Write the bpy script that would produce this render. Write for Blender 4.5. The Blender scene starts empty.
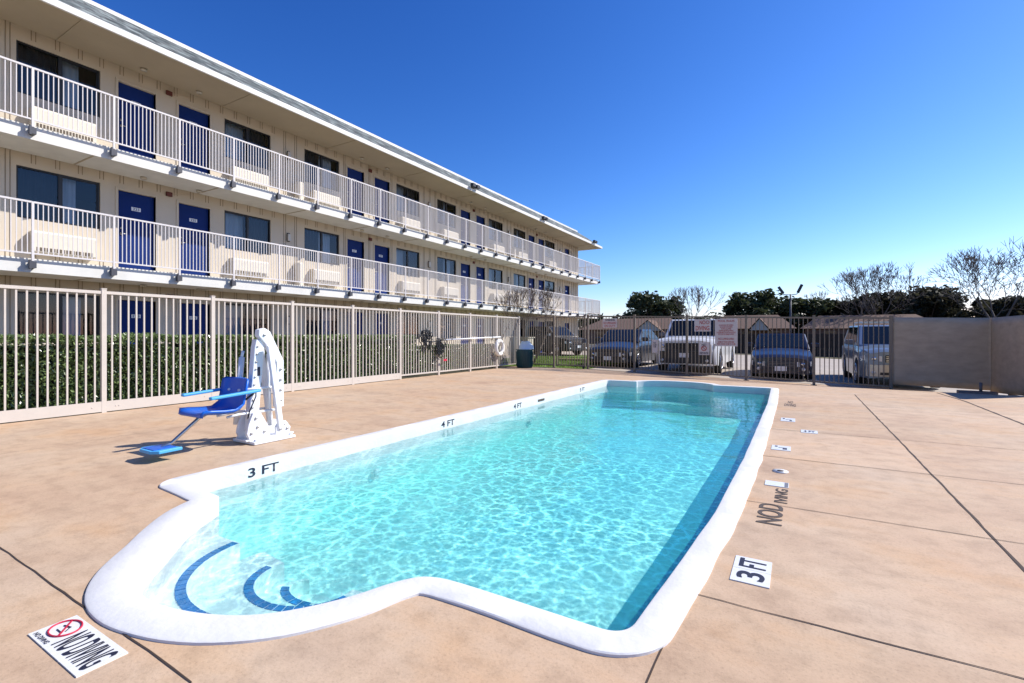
import bpy, bmesh, math, random
from math import sin, cos, pi, radians, sqrt, atan2
from mathutils import Vector, Matrix, noise

random.seed(7)
SC = bpy.context.scene
COL = SC.collection

# ------------------------------------------------------------------ materials
def new_mat(name):
    m = bpy.data.materials.new(name); m.use_nodes = True
    nt = m.node_tree; nt.nodes.clear()
    out = nt.nodes.new('ShaderNodeOutputMaterial')
    return m, nt, out

def principled(name, col, rough=0.6, metal=0.0, spec=0.5, coat=0.0, noise_amt=0.0, noise_scale=5.0,
               bump=0.0, bump_scale=40.0, col2=None, streak=None, trans=0.0, ior=1.45):
    m, nt, out = new_mat(name)
    b = nt.nodes.new('ShaderNodeBsdfPrincipled')
    nt.links.new(b.outputs[0], out.inputs[0])
    b.inputs['Base Color'].default_value = (*col, 1)
    b.inputs['Roughness'].default_value = rough
    b.inputs['Metallic'].default_value = metal
    b.inputs['Specular IOR Level'].default_value = spec
    b.inputs['Coat Weight'].default_value = coat
    b.inputs['Transmission Weight'].default_value = trans
    b.inputs['IOR'].default_value = ior
    if noise_amt or bump:
        tc = nt.nodes.new('ShaderNodeTexCoord')
        mp = nt.nodes.new('ShaderNodeMapping')
        nt.links.new(tc.outputs['Object'], mp.inputs[0])
        if streak: mp.inputs['Scale'].default_value = streak
    if noise_amt:
        n = nt.nodes.new('ShaderNodeTexNoise'); n.inputs['Scale'].default_value = noise_scale
        n.inputs['Detail'].default_value = 6; n.inputs['Roughness'].default_value = 0.65
        nt.links.new(mp.outputs[0], n.inputs['Vector'])
        r = nt.nodes.new('ShaderNodeMapRange')
        r.inputs[1].default_value = 0.3; r.inputs[2].default_value = 0.7
        nt.links.new(n.outputs['Fac'], r.inputs[0])
        mx = nt.nodes.new('ShaderNodeMix'); mx.data_type = 'RGBA'
        c2 = col2 if col2 else tuple(c * (1 - noise_amt) for c in col)
        mx.inputs[6].default_value = (*c2, 1); mx.inputs[7].default_value = (*col, 1)
        nt.links.new(r.outputs[0], mx.inputs[0])
        nt.links.new(mx.outputs[2], b.inputs['Base Color'])
    if bump:
        n2 = nt.nodes.new('ShaderNodeTexNoise'); n2.inputs['Scale'].default_value = bump_scale
        n2.inputs['Detail'].default_value = 5
        nt.links.new(tc.outputs['Object'], n2.inputs['Vector'])
        bp = nt.nodes.new('ShaderNodeBump'); bp.inputs['Strength'].default_value = bump
        bp.inputs['Distance'].default_value = 0.01
        nt.links.new(n2.outputs['Fac'], bp.inputs['Height'])
        nt.links.new(bp.outputs[0], b.inputs['Normal'])
    return m

M = {}
M['wall'] = principled('cream_wall_paint', (.58, .50, .39), .8, noise_amt=.10, noise_scale=1.2, bump=.1, bump_scale=60)
M['trimw'] = principled('white_trim', (.72, .70, .66), .6, noise_amt=.10, noise_scale=1.5)
M['slab'] = principled('slab_paint', (.70, .68, .63), .7, noise_amt=.14, noise_scale=2.5)
M['jointline'] = principled('panel_joint_paint', (.27, .21, .145), .9)
M['soffit'] = principled('soffit_paint', (.45, .375, .27), .8, noise_amt=.12, noise_scale=.8)
M['rail'] = principled('railing_paint', (.66, .62, .60), .45, noise_amt=.06, noise_scale=6)
M['bracket'] = principled('bracket_steel', (.07, .07, .08), .5, metal=.3)
M['blue_door'] = principled('blue_door_paint', (.004, .023, .14), .5, spec=.15, noise_amt=.15, noise_scale=2)
M['black_frame'] = principled('black_aluminium', (.012, .012, .014), .4)
M['plate'] = principled('number_plate', (.75, .76, .78), .4)
M['ink'] = principled('dark_ink', (.012, .014, .035), .6)
M['metal'] = principled('brushed_metal', (.45, .44, .42), .35, metal=.9)
M['ac'] = principled('cream_plastic', (.66, .60, .50), .55, noise_amt=.08, noise_scale=8)
M['acdark'] = principled('brown_grille', (.10, .075, .05), .7)
M['lampglass'] = principled('lamp_glass', (.55, .5, .42), .25)
M['bell'] = principled('red_brown_bell', (.10, .018, .012), .5)
M['dark'] = principled('dark_grey', (.03, .03, .032), .5)
M['curtain_light'] = principled('pale_curtain', (.62, .68, .74), .85, noise_amt=.25, noise_scale=3, streak=(1, 6, .4))
M['curtain_dark'] = principled('dark_curtain', (.035, .042, .055), .9, noise_amt=.3, noise_scale=3)
M['fence'] = principled('taupe_fence_paint', (.56, .505, .44), .5, noise_amt=.07, noise_scale=7)
M['fence_far'] = principled('shaded_fence_paint', (.20, .165, .125), .5, noise_amt=.1, noise_scale=7)  # same paint as the left fence, darkened for its shaded side
M['panel'] = principled('mesh_screen_cloth', (.50, .41, .30), .9, noise_amt=.26, noise_scale=3.0, bump=.25, bump_scale=130, streak=(1, 1, 2.5))
M['white_pl'] = principled('white_powder_coat', (.78, .79, .80), .35, noise_amt=.05, noise_scale=9)
M['blue_seat'] = principled('blue_plastic_seat', (.008, .11, .52), .35)
M['blue_pad'] = principled('light_blue_pad', (.07, .36, .66), .5)
M['tilew'] = principled('white_tile', (.72, .72, .70), .3, noise_amt=.12, noise_scale=30)
M['faded'] = principled('faded_ink', (.075, .055, .045), .8)
M['tile_blue'] = None
M['red'] = principled('red_ink', (.5, .015, .05), .5)
M['redsign'] = principled('faded_red_ink', (.42, .06, .05), .6)
M['signw'] = principled('sign_white', (.62, .56, .54), .5, noise_amt=.1, noise_scale=20)
M['teal'] = principled('teal_plastic', (.002, .045, .06), .45, noise_amt=.1, noise_scale=4)
M['beige_box'] = principled('beige_box', (.55, .50, .38), .6)
M['bag'] = principled('clear_blue_bag', (.45, .60, .72), .3)
M['rope'] = principled('black_net', (.012, .014, .02), .8)
M['ringw'] = principled('ring_foam', (.75, .73, .68), .5)
M['bark'] = principled('bark', (.14, .10, .075), .9, noise_amt=.4, noise_scale=9)
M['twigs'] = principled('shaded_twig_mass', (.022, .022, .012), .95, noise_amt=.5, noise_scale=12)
M['barkgrey'] = principled('grey_bark', (.16, .135, .12), .9, noise_amt=.4, noise_scale=6)
M['joint'] = principled('joint_sealant', (.055, .035, .025), .9)
M['asphalt'] = principled('asphalt', (.06, .058, .055), .9, noise_amt=.2, noise_scale=3)
M['kerb'] = principled('kerb_yellow', (.45, .38, .16), .8, noise_amt=.3, noise_scale=2)
M['roofbrown'] = principled('brown_shingle_roof', (.15, .09, .065), .9, noise_amt=.25, noise_scale=2.5)
M['brick'] = principled('brown_brick', (.20, .11, .08), .9, noise_amt=.2, noise_scale=5)
M['gable'] = principled('white_gable', (.5, .46, .40), .7)
M['wood'] = principled('dark_wood_fence', (.045, .035, .03), .9, noise_amt=.4, noise_scale=3, streak=(6, 1, .5))
M['interior'] = principled('room_interior', (.10, .09, .08), .9)
M['tyre'] = principled('tyre_rubber', (.012, .012, .012), .8)
M['rim'] = principled('alloy_rim', (.5, .5, .52), .3, metal=.9)
M['glass_car'] = principled('dark_glass', (.008, .011, .014), .05, spec=.5)
M['chrome'] = principled('chrome', (.7, .7, .7), .12, metal=1)
M['lens'] = principled('headlight_lens', (.62, .64, .66), .12, coat=.6)
M['amber'] = principled('amber_lens', (.55, .12, .02), .2)
M['mirror_cap'] = principled('grey_plastic', (.16, .16, .17), .5)
def paint(name, c, metal=.35): return principled(name, c, .28, metal=metal, coat=.35)
M['p_navy'] = paint('navy_paint', (.018, .026, .042))
M['p_purple'] = paint('indigo_paint', (.018, .020, .040))
M['p_white'] = paint('white_paint', (.72, .73, .75), 0)
M['p_blue'] = paint('blue_suv_paint', (.20, .26, .34))
M['p_silver'] = paint('champagne_trim', (.50, .46, .40))

def leaf_mat(name, c1, c2, rough=.5, spec=.5):
    m, nt, out = new_mat(name)
    b = nt.nodes.new('ShaderNodeBsdfPrincipled')
    g = nt.nodes.new('ShaderNodeNewGeometry')
    r = nt.nodes.new('ShaderNodeValToRGB')
    r.color_ramp.elements[0].color = (*c1, 1); r.color_ramp.elements[1].color = (*c2, 1)
    nt.links.new(g.outputs['Random Per Island'], r.inputs[0])
    nt.links.new(r.outputs[0], b.inputs['Base Color'])
    b.inputs['Roughness'].default_value = rough
    b.inputs['Specular IOR Level'].default_value = spec
    t = nt.nodes.new('ShaderNodeBsdfTranslucent')
    nt.links.new(r.outputs[0], t.inputs[0])
    mx = nt.nodes.new('ShaderNodeMixShader'); mx.inputs[0].default_value = .25
    nt.links.new(b.outputs[0], mx.inputs[1]); nt.links.new(t.outputs[0], mx.inputs[2])
    nt.links.new(mx.outputs[0], out.inputs[0])
    return m
M['hedge'] = leaf_mat('hedge_leaves', (.06, .10, .03), (.27, .36, .13), .27, .8)
M['oak'] = leaf_mat('evergreen_oak_leaves', (.028, .038, .015), (.085, .10, .04), .6, .3)
M['oakdark'] = leaf_mat('dark_cedar_leaves', (.030, .030, .018), (.075, .070, .038), .7, .2)
M['bush'] = leaf_mat('bush_leaves', (.02, .03, .015), (.08, .10, .05), .5)
M['grassblade'] = leaf_mat('grass_blades', (.07, .14, .012), (.20, .30, .03), .6)

# deck concrete
def deck_material():
    m, nt, out = new_mat('tan_concrete_deck')
    N = nt.nodes; L = nt.links
    b = N.new('ShaderNodeBsdfPrincipled'); L.new(b.outputs[0], out.inputs[0])
    tc = N.new('ShaderNodeTexCoord')
    def nz(scale, det, mapscale=None, rough=.6):
        n = N.new('ShaderNodeTexNoise'); n.inputs['Scale'].default_value = scale
        n.inputs['Detail'].default_value = det; n.inputs['Roughness'].default_value = rough
        if mapscale:
            mp = N.new('ShaderNodeMapping'); mp.inputs['Scale'].default_value = mapscale
            L.new(tc.outputs['Object'], mp.inputs[0]); L.new(mp.outputs[0], n.inputs['Vector'])
        else: L.new(tc.outputs['Object'], n.inputs['Vector'])
        return n.outputs['Fac']
    def ramp(f, stops):
        r = N.new('ShaderNodeValToRGB'); L.new(f, r.inputs[0])
        e = r.color_ramp.elements
        e[0].position, e[0].color = stops[0][0], (*stops[0][1], 1)
        e[1].position, e[1].color = stops[-1][0], (*stops[-1][1], 1)
        for p, c in stops[1:-1]:
            k = e.new(p); k.color = (*c, 1)
        return r.outputs[0]
    def mix(f, a, c, mode='MIX', fac=None):
        x = N.new('ShaderNodeMix'); x.data_type = 'RGBA'; x.blend_type = mode
        if f is not None: L.new(f, x.inputs[0])
        else: x.inputs[0].default_value = fac
        L.new(a, x.inputs[6]); L.new(c, x.inputs[7])
        return x.outputs[2]
    base = ramp(nz(.55, 5), [(.32, (.49, .330, .212)), (.5, (.515, .364, .238)), (.68, (.53, .40, .280))])
    stain = ramp(nz(1.5, 8, (.75, 1.15, 1)), [(.35, (.86, .84, .84)), (.52, (1, 1, 1)), (.66, (1.0, .93, .84))])
    c = mix(None, base, stain, 'MULTIPLY', 1.0)
    wear = ramp(nz(7, 9, (.9, 1, 1), .7), [(.36, (.84, .83, .82)), (.52, (1, 1, 1)), (.72, (1.05, 1.05, 1.06))])
    c = mix(None, c, wear, 'MULTIPLY', .95)
    speck = ramp(nz(75, 3, None, .75), [(.30, (.74, .73, .72)), (.47, (1, 1, 1)), (.75, (1.05, 1.05, 1.05))])
    c = mix(None, c, speck, 'MULTIPLY', .75)
    dirt = ramp(nz(130, 1), [(.16, (.25, .2, .17)), (.205, (1, 1, 1))])
    c = mix(None, c, dirt, 'MULTIPLY', .8)
    # each poured slab has its own slight tone
    sl = N.new('ShaderNodeVectorMath'); sl.operation = 'MULTIPLY_ADD'; sl.inputs[1].default_value = (.62, .6536, 0); sl.inputs[2].default_value = (.38, .464, 0)
    L.new(tc.outputs['Object'], sl.inputs[0])
    fl = N.new('ShaderNodeVectorMath'); fl.operation = 'FLOOR'; L.new(sl.outputs[0], fl.inputs[0])
    wn = N.new('ShaderNodeTexWhiteNoise'); wn.noise_dimensions = '2D'; L.new(fl.outputs[0], wn.inputs['Vector'])
    tone = ramp(wn.outputs['Value'], [(0, (.93, .92, .90)), (.5, (.98, .98, .98)), (1, (1.05, 1.05, 1.05))])
    gx_s = N.new('ShaderNodeSeparateXYZ'); L.new(tc.outputs['Object'], gx_s.inputs[0])
    right = N.new('ShaderNodeMath'); right.operation = 'GREATER_THAN'; right.inputs[1].default_value = -.44; L.new(gx_s.outputs['X'], right.inputs[0])
    tm = N.new('ShaderNodeMix'); tm.data_type = 'RGBA'; tm.inputs[6].default_value = (1, 1, 1, 1)
    L.new(right.outputs[0], tm.inputs[0]); L.new(tone, tm.inputs[7])
    c = mix(None, c, tm.outputs[2], 'MULTIPLY', 1.0)
    L.new(c, b.inputs['Base Color'])
    b.inputs['Roughness'].default_value = .75
    b.inputs['Specular IOR Level'].default_value = .35
    bp = N.new('ShaderNodeBump'); bp.inputs['Strength'].default_value = .35; bp.inputs['Distance'].default_value = .004
    L.new(nz(60, 6), bp.inputs['Height']); L.new(bp.outputs[0], b.inputs['Normal'])
    return m
M['deck'] = deck_material()
M['lot'] = principled('parking_concrete', (.40, .34, .28), .85, noise_amt=.18, noise_scale=1.2, bump=.1)
M['soil'] = principled('dry_lawn_ground', (.07, .065, .035), .95, noise_amt=.4, noise_scale=.8, col2=(.10, .085, .05))
M['lawn'] = principled('lawn_ground', (.13, .20, .025), .95, noise_amt=.4, noise_scale=2.0)
M['coping'] = principled('white_coping_paint', (.70, .69, .67), .65, noise_amt=.12, noise_scale=3.0, bump=.25, bump_scale=25)

def plaster_material():
    m, nt, out = new_mat('pool_plaster')
    N = nt.nodes; L = nt.links
    b = N.new('ShaderNodeBsdfPrincipled'); L.new(b.outputs[0], out.inputs[0])
    tc = N.new('ShaderNodeTexCoord')
    n = N.new('ShaderNodeTexNoise'); n.inputs['Scale'].default_value = 1.3; n.inputs['Detail'].default_value = 5
    L.new(tc.outputs['Object'], n.inputs['Vector'])
    r = N.new('ShaderNodeValToRGB')
    r.color_ramp.elements[0].position = .3; r.color_ramp.elements[0].color = (.80, .86, .84, 1)
    r.color_ramp.elements[1].position = .7; r.color_ramp.elements[1].color = (.86, .90, .88, 1)
    L.new(n.outputs['Fac'], r.inputs[0]); L.new(r.outputs[0], b.inputs['Base Color'])
    b.inputs['Roughness'].default_value = .7
    return m
M['plaster'] = plaster_material()

def blue_tile_material():
    m, nt, out = new_mat('blue_step_tile')
    N = nt.nodes; L = nt.links
    b = N.new('ShaderNodeBsdfPrincipled'); L.new(b.outputs[0], out.inputs[0])
    g = N.new('ShaderNodeNewGeometry')
    r = N.new('ShaderNodeValToRGB')
    r.color_ramp.elements[0].color = (.008, .13, .42, 1); r.color_ramp.elements[1].color = (.018, .21, .58, 1)
    L.new(g.outputs['Random Per Island'], r.inputs[0]); L.new(r.outputs[0], b.inputs['Base Color'])
    b.inputs['Roughness'].default_value = .25
    return m
M['tile_blue'] = blue_tile_material()

def shingle_material():
    m, nt, out = new_mat('grey_green_shingle')
    N = nt.nodes; L = nt.links
    b = N.new('ShaderNodeBsdfPrincipled'); L.new(b.outputs[0], out.inputs[0])
    tc = N.new('ShaderNodeTexCoord')
    sp = N.new('ShaderNodeSeparateXYZ'); L.new(tc.outputs['Object'], sp.inputs[0])
    cb = N.new('ShaderNodeCombineXYZ'); my = N.new('ShaderNodeMath'); my.operation = 'MULTIPLY'; my.inputs[1].default_value = .45
    L.new(sp.outputs['Y'], my.inputs[0]); L.new(my.outputs[0], cb.inputs['X'])
    ml = N.new('ShaderNodeMath'); ml.operation = 'MULTIPLY'; ml.inputs[1].default_value = .8
    L.new(sp.outputs['Z'], ml.inputs[0]); L.new(ml.outputs[0], cb.inputs['Y'])
    br = N.new('ShaderNodeTexBrick'); br.inputs['Scale'].default_value = 1.0
    br.inputs['Brick Width'].default_value = .16; br.inputs['Row Height'].default_value = .12
    br.inputs['Mortar Size'].default_value = .012; br.inputs['Bias'].default_value = 0
    br.inputs['Color1'].default_value = (.045, .06, .06, 1); br.inputs['Color2'].default_value = (.19, .215, .21, 1)
    br.inputs['Mortar'].default_value = (.10, .10, .10, 1)
    L.new(cb.outputs[0], br.inputs['Vector'])
    n = N.new('ShaderNodeTexNoise'); n.inputs['Scale'].default_value = 7; n.inputs['Detail'].default_value = 4
    L.new(cb.outputs[0], n.inputs['Vector'])
    rr = N.new('ShaderNodeValToRGB'); rr.color_ramp.elements[0].position = .35; rr.color_ramp.elements[1].position = .65
    rr.color_ramp.elements[0].color = (.35, .36, .34, 1); rr.color_ramp.elements[1].color = (1.5, 1.5, 1.45, 1)
    L.new(n.outputs['Fac'], rr.inputs[0])
    mx = N.new('ShaderNodeMix'); mx.data_type = 'RGBA'; mx.blend_type = 'MULTIPLY'; mx.inputs[0].default_value = .9
    L.new(br.outputs['Color'], mx.inputs[6]); L.new(rr.outputs[0], mx.inputs[7])
    L.new(mx.outputs[2], b.inputs['Base Color']); b.inputs['Roughness'].default_value = .9
    return m
M['shingle'] = shingle_material()

def pane_material():
    m, nt, out = new_mat('window_glass')
    N = nt.nodes; L = nt.links
    t = N.new('ShaderNodeBsdfTransparent'); t.inputs[0].default_value = (.70, .76, .82, 1)
    g = N.new('ShaderNodeBsdfGlossy'); g.inputs['Roughness'].default_value = .02
    g.inputs[0].default_value = (.9, .95, 1, 1)
    f = N.new('ShaderNodeFresnel'); f.inputs[0].default_value = 1.5
    mx = N.new('ShaderNodeMixShader')
    L.new(f.outputs[0], mx.inputs[0]); L.new(t.outputs[0], mx.inputs[1]); L.new(g.outputs[0], mx.inputs[2])
    L.new(mx.outputs[0], out.inputs[0])
    return m
M['pane'] = pane_material()

#WATER
def water_material():
    """surface: clear water tinted with a painted net that stands in for caustics; body: blue-green absorption"""
    m, nt, out = new_mat('pool_water')
    N = nt.nodes; L = nt.links
    tc = N.new('ShaderNodeTexCoord')
    def warp(scale, amt, seed):
        n = N.new('ShaderNodeTexNoise'); n.inputs['Scale'].default_value = scale; n.inputs['Detail'].default_value = 2
        mp = N.new('ShaderNodeMapping'); mp.inputs['Location'].default_value = (seed, seed*.7, 0)
        L.new(tc.outputs['Object'], mp.inputs[0]); L.new(mp.outputs[0], n.inputs['Vector'])
        sb = N.new('ShaderNodeVectorMath'); sb.operation = 'SUBTRACT'; sb.inputs[1].default_value = (.5, .5, .5)
        L.new(n.outputs['Color'], sb.inputs[0])
        sc = N.new('ShaderNodeVectorMath'); sc.operation = 'SCALE'; sc.inputs['Scale'].default_value = amt
        L.new(sb.outputs[0], sc.inputs[0])
        ad = N.new('ShaderNodeVectorMath'); ad.operation = 'ADD'
        L.new(tc.outputs['Object'], ad.inputs[0]); L.new(sc.outputs[0], ad.inputs[1])
        fl = N.new('ShaderNodeVectorMath'); fl.operation = 'MULTIPLY'; fl.inputs[1].default_value = (1, 1, 0)
        L.new(ad.outputs[0], fl.inputs[0])
        return fl.outputs[0]
    def net(vecs, scale, w, lo, hi):  # bright cell edges put into the tint like focused sunlight
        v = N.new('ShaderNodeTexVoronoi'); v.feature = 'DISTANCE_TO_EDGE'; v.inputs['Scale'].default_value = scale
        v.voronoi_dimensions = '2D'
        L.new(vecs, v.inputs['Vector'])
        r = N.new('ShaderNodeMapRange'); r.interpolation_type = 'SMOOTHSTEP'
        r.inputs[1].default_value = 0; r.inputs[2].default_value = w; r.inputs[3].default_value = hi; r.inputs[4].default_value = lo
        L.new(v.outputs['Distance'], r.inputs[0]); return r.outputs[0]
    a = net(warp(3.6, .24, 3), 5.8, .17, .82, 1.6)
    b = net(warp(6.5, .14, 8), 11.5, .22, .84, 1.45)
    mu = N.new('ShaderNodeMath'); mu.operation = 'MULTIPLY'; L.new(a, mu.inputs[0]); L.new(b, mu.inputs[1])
    # where the painted caustic net is faint and where strong
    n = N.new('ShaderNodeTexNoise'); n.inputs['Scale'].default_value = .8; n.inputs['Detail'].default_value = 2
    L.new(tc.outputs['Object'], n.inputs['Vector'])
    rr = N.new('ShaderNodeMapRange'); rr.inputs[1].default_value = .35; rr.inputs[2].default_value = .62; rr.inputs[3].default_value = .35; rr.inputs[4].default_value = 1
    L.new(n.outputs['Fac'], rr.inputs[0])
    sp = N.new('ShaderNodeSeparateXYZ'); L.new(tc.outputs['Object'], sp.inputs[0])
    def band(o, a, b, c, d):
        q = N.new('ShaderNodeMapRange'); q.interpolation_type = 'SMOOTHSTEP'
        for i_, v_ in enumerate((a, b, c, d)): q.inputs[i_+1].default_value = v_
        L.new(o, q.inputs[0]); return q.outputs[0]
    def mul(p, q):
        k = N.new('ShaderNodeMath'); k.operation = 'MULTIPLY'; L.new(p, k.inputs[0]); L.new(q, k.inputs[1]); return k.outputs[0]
    net_strength = mul(rr.outputs[0], mul(band(sp.outputs['Y'], 1.5, 2.7, .22, 1), mul(band(sp.outputs['Y'], 3.2, 8.5, 1, .38), band(sp.outputs['X'], -4.3, -2.6, .45, 1))))
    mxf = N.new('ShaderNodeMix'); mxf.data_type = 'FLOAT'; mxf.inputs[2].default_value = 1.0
    L.new(net_strength, mxf.inputs[0]); L.new(mu.outputs[0], mxf.inputs[3])
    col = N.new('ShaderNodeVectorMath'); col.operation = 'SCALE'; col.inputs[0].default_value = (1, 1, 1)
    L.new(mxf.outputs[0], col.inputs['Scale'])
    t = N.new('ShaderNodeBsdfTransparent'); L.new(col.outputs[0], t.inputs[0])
    g = N.new('ShaderNodeBsdfGlossy'); g.inputs['Roughness'].default_value = .03
    bp = N.new('ShaderNodeBump'); bp.inputs['Strength'].default_value = .25; bp.inputs['Distance'].default_value = .01
    nn = N.new('ShaderNodeTexNoise'); nn.inputs['Scale'].default_value = 14; nn.inputs['Detail'].default_value = 3
    L.new(tc.outputs['Object'], nn.inputs['Vector']); L.new(nn.outputs['Fac'], bp.inputs['Height'])
    L.new(bp.outputs[0], g.inputs['Normal'])
    f = N.new('ShaderNodeFresnel'); f.inputs[0].default_value = 1.33
    L.new(bp.outputs[0], f.inputs['Normal'])
    fm = N.new('ShaderNodeMath'); fm.operation = 'MINIMUM'; fm.inputs[1].default_value = .5; L.new(f.outputs[0], fm.inputs[0])
    df = N.new('ShaderNodeBsdfDiffuse'); df.inputs[0].default_value = (.07, .60, .64, 1)   # teal surface colour standing in for light scattered in the water
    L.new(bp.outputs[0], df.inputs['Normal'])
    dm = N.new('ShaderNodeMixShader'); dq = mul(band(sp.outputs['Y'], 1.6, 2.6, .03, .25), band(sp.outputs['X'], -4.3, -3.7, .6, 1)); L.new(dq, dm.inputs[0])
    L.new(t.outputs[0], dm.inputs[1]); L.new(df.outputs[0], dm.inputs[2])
    mx = N.new('ShaderNodeMixShader')
    L.new(fm.outputs[0], mx.inputs[0]); L.new(dm.outputs[0], mx.inputs[1]); L.new(g.outputs[0], mx.inputs[2])
    L.new(mx.outputs[0], out.inputs[0])
    v = N.new('ShaderNodeVolumeAbsorption')
    v.inputs['Color'].default_value = (.42, .965, .935, 1); v.inputs['Density'].default_value = .72
    L.new(v.outputs[0], out.inputs['Volume'])
    return m
M['water'] = water_material()

# ------------------------------------------------------------------ mesh builder
ORIG = {}
def vec(p): return Vector(p)
class MB:
    def __init__(s): s.v = []; s.f = []; s.sm = []
    def add(s, vs, fs, smooth=False):
        o = len(s.v); s.v += [tuple(p) for p in vs]
        for f in fs: s.f.append(tuple(i + o for i in f)); s.sm.append(smooth)
        return s
    def box(s, x0, x1, y0, y1, z0, z1):
        return s.add([(x0,y0,z0),(x1,y0,z0),(x1,y1,z0),(x0,y1,z0),(x0,y0,z1),(x1,y0,z1),(x1,y1,z1),(x0,y1,z1)],
                     [(0,3,2,1),(4,5,6,7),(0,1,5,4),(1,2,6,5),(2,3,7,6),(3,0,4,7)])
    def bar(s, a, b, w, h=None, up=(0,0,1)):
        a = vec(a); b = vec(b); h = h or w; d = (b - a)
        if d.length < 1e-6: return s
        d.normalize(); u = vec(up)
        if abs(d.dot(u)) > .98: u = vec((0,1,0)) if abs(d.y) < .9 else vec((1,0,0))
        r = d.cross(u).normalized(); u = r.cross(d).normalized()
        vs = []
        for p in (a, b):
            for i, j in ((-1,-1),(1,-1),(1,1),(-1,1)): vs.append(p + r*(i*w/2) + u*(j*h/2))
        return s.add(vs, [(0,1,2,3),(7,6,5,4),(0,4,5,1),(1,5,6,2),(2,6,7,3),(3,7,4,0)])
    def tube(s, pts, r, n=8, cap=True, closed=False):
        pts = [vec(p) for p in pts]; k = len(pts)
        rs = r if isinstance(r, (list, tuple)) else [r]*k
        vs = []; ref = None
        for i, p in enumerate(pts):
            if closed: d = pts[(i+1) % k] - pts[i-1]
            else: d = pts[min(i+1,k-1)] - pts[max(i-1,0)]
            d.normalize()
            if ref is None:
                ref = vec((0,0,1)) if abs(d.z) < .9 else vec((1,0,0))
            r1 = (ref - d*ref.dot(d))
            if r1.length < 1e-5: r1 = d.orthogonal()
            r1.normalize(); ref = r1; r2 = d.cross(r1)
            for j in range(n):
                a = 2*pi*j/n; vs.append(p + (r1*cos(a) + r2*sin(a))*rs[i])
        fs = []
        for i in range(k if closed else k-1):
            i2 = (i+1) % k
            for j in range(n):
                fs.append((i*n+j, i*n+(j+1)%n, i2*n+(j+1)%n, i2*n+j))
        if cap and not closed:
            fs.append(tuple(range(n))[::-1]); fs.append(tuple((k-1)*n+j for j in range(n)))
        return s.add(vs, fs, True)
    def cyl(s, c, axis, r, h, n=16):
        a = vec(axis).normalized(); c = vec(c)
        s.tube([c - a*h/2, c + a*h/2], r, n)
        return s
    def quad(s, a, b, c, d): return s.add([a,b,c,d], [(0,1,2,3)])
    def prism(s, poly, z0, z1):
        n = len(poly)
        vs = [(p[0],p[1],z0) for p in poly] + [(p[0],p[1],z1) for p in poly]
        fs = [tuple(range(n))[::-1], tuple(range(n,2*n))] + [(i,(i+1)%n,n+(i+1)%n,n+i) for i in range(n)]
        return s.add(vs, fs)
    def build(s, name, mat, parent=None, world=True, bevel=0, seg=2, autosm=None):
        o0 = vec((0,0,0))
        if world and parent is not None: o0 = vec(ORIG.get(parent.name, (0,0,0)))
        me = bpy.data.meshes.new(name)
        me.from_pydata([tuple(vec(p) - o0) for p in s.v], [], s.f)
        me.polygons.foreach_set('use_smooth', s.sm)
        me.materials.append(mat if not isinstance(mat, str) else M[mat])
        me.validate(); me.update()
        o = bpy.data.objects.new(name, me); COL.objects.link(o)
        if parent is not None: o.parent = parent; ORIG[o.name] = tuple(o0)
        if bevel:
            md = o.modifiers.new('bevel', 'BEVEL'); md.width = bevel; md.segments = seg; md.limit_method = 'ANGLE'
            md.angle_limit = radians(35)
        return o

def tag(o, label=None, cat=None, group=None, kind=None):
    if label: o['label'] = label
    if cat: o['category'] = cat
    if group: o['group'] = group
    if kind: o['kind'] = kind
    return o
def thing(name, label, cat, loc=(0,0,0), group=None, rz=0):
    o = bpy.data.objects.new(name, None); COL.objects.link(o)
    o.location = loc; o.rotation_euler = (0,0,rz); o.empty_display_size = .2
    ORIG[o.name] = tuple(loc)
    return tag(o, label, cat, group)
def kids(o): return [c for c in bpy.data.objects if c.parent == o]
def copy_tree(o, parent=None):
    c = o.copy(); COL.objects.link(c); c.parent = parent
    ORIG[c.name] = ORIG.get(o.name, (0,0,0))
    for ch in kids(o): copy_tree(ch, c)
    return c

FONT = bpy.data.fonts.load('<builtin>') if False else None
def text_obj(name, body, mat, parent, origin, xdir, ydir, size, width=None, thick=.002, align='CENTER', kind=None):
    """text laid on a plane; origin = centre of the text block, width/height fitted"""
    cu = bpy.data.curves.new(name, 'FONT'); cu.body = body; cu.size = 1.0; cu.extrude = 0
    cu.align_x = 'CENTER'; cu.align_y = 'CENTER'; cu.offset = .018; cu.space_line = .9
    tmp = bpy.data.objects.new('tmp_text', cu); COL.objects.link(tmp)
    dg = bpy.context.evaluated_depsgraph_get()
    me = bpy.data.meshes.new_from_object(tmp.evaluated_get(dg))
    bpy.data.objects.remove(tmp)
    xs = [v.co.x for v in me.vertices]; ys = [v.co.y for v in me.vertices]
    cx = (min(xs)+max(xs))/2; cy = (min(ys)+max(ys))/2
    w = max(xs)-min(xs); h = max(ys)-min(ys)
    sy = size / h; sx = (width / w) if width else sy
    X = vec(xdir).normalized(); Y = vec(ydir).normalized(); Z = X.cross(Y)
    o0 = vec(ORIG.get(parent.name, (0,0,0))) if parent is not None else vec((0,0,0))
    for v in me.vertices:
        v.co = vec(origin) - o0 + X*((v.co.x-cx)*sx) + Y*((v.co.y-cy)*sy) + Z*thick
    me.name = name
    me.materials.clear(); me.materials.append(M[mat])
    o = bpy.data.objects.new(name, me); COL.objects.link(o)
    if parent is not None: o.parent = parent; ORIG[o.name] = tuple(o0)
    return o

# ------------------------------------------------------------------ terrain
def sm(t): t = min(1, max(0, t)); return t*t*(3-2*t)
def HZ(x, y):
    return -0.027 * min(max(x + 6.3, 0), 12.5) * sm((y - 13.15) / 2.4)

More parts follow.
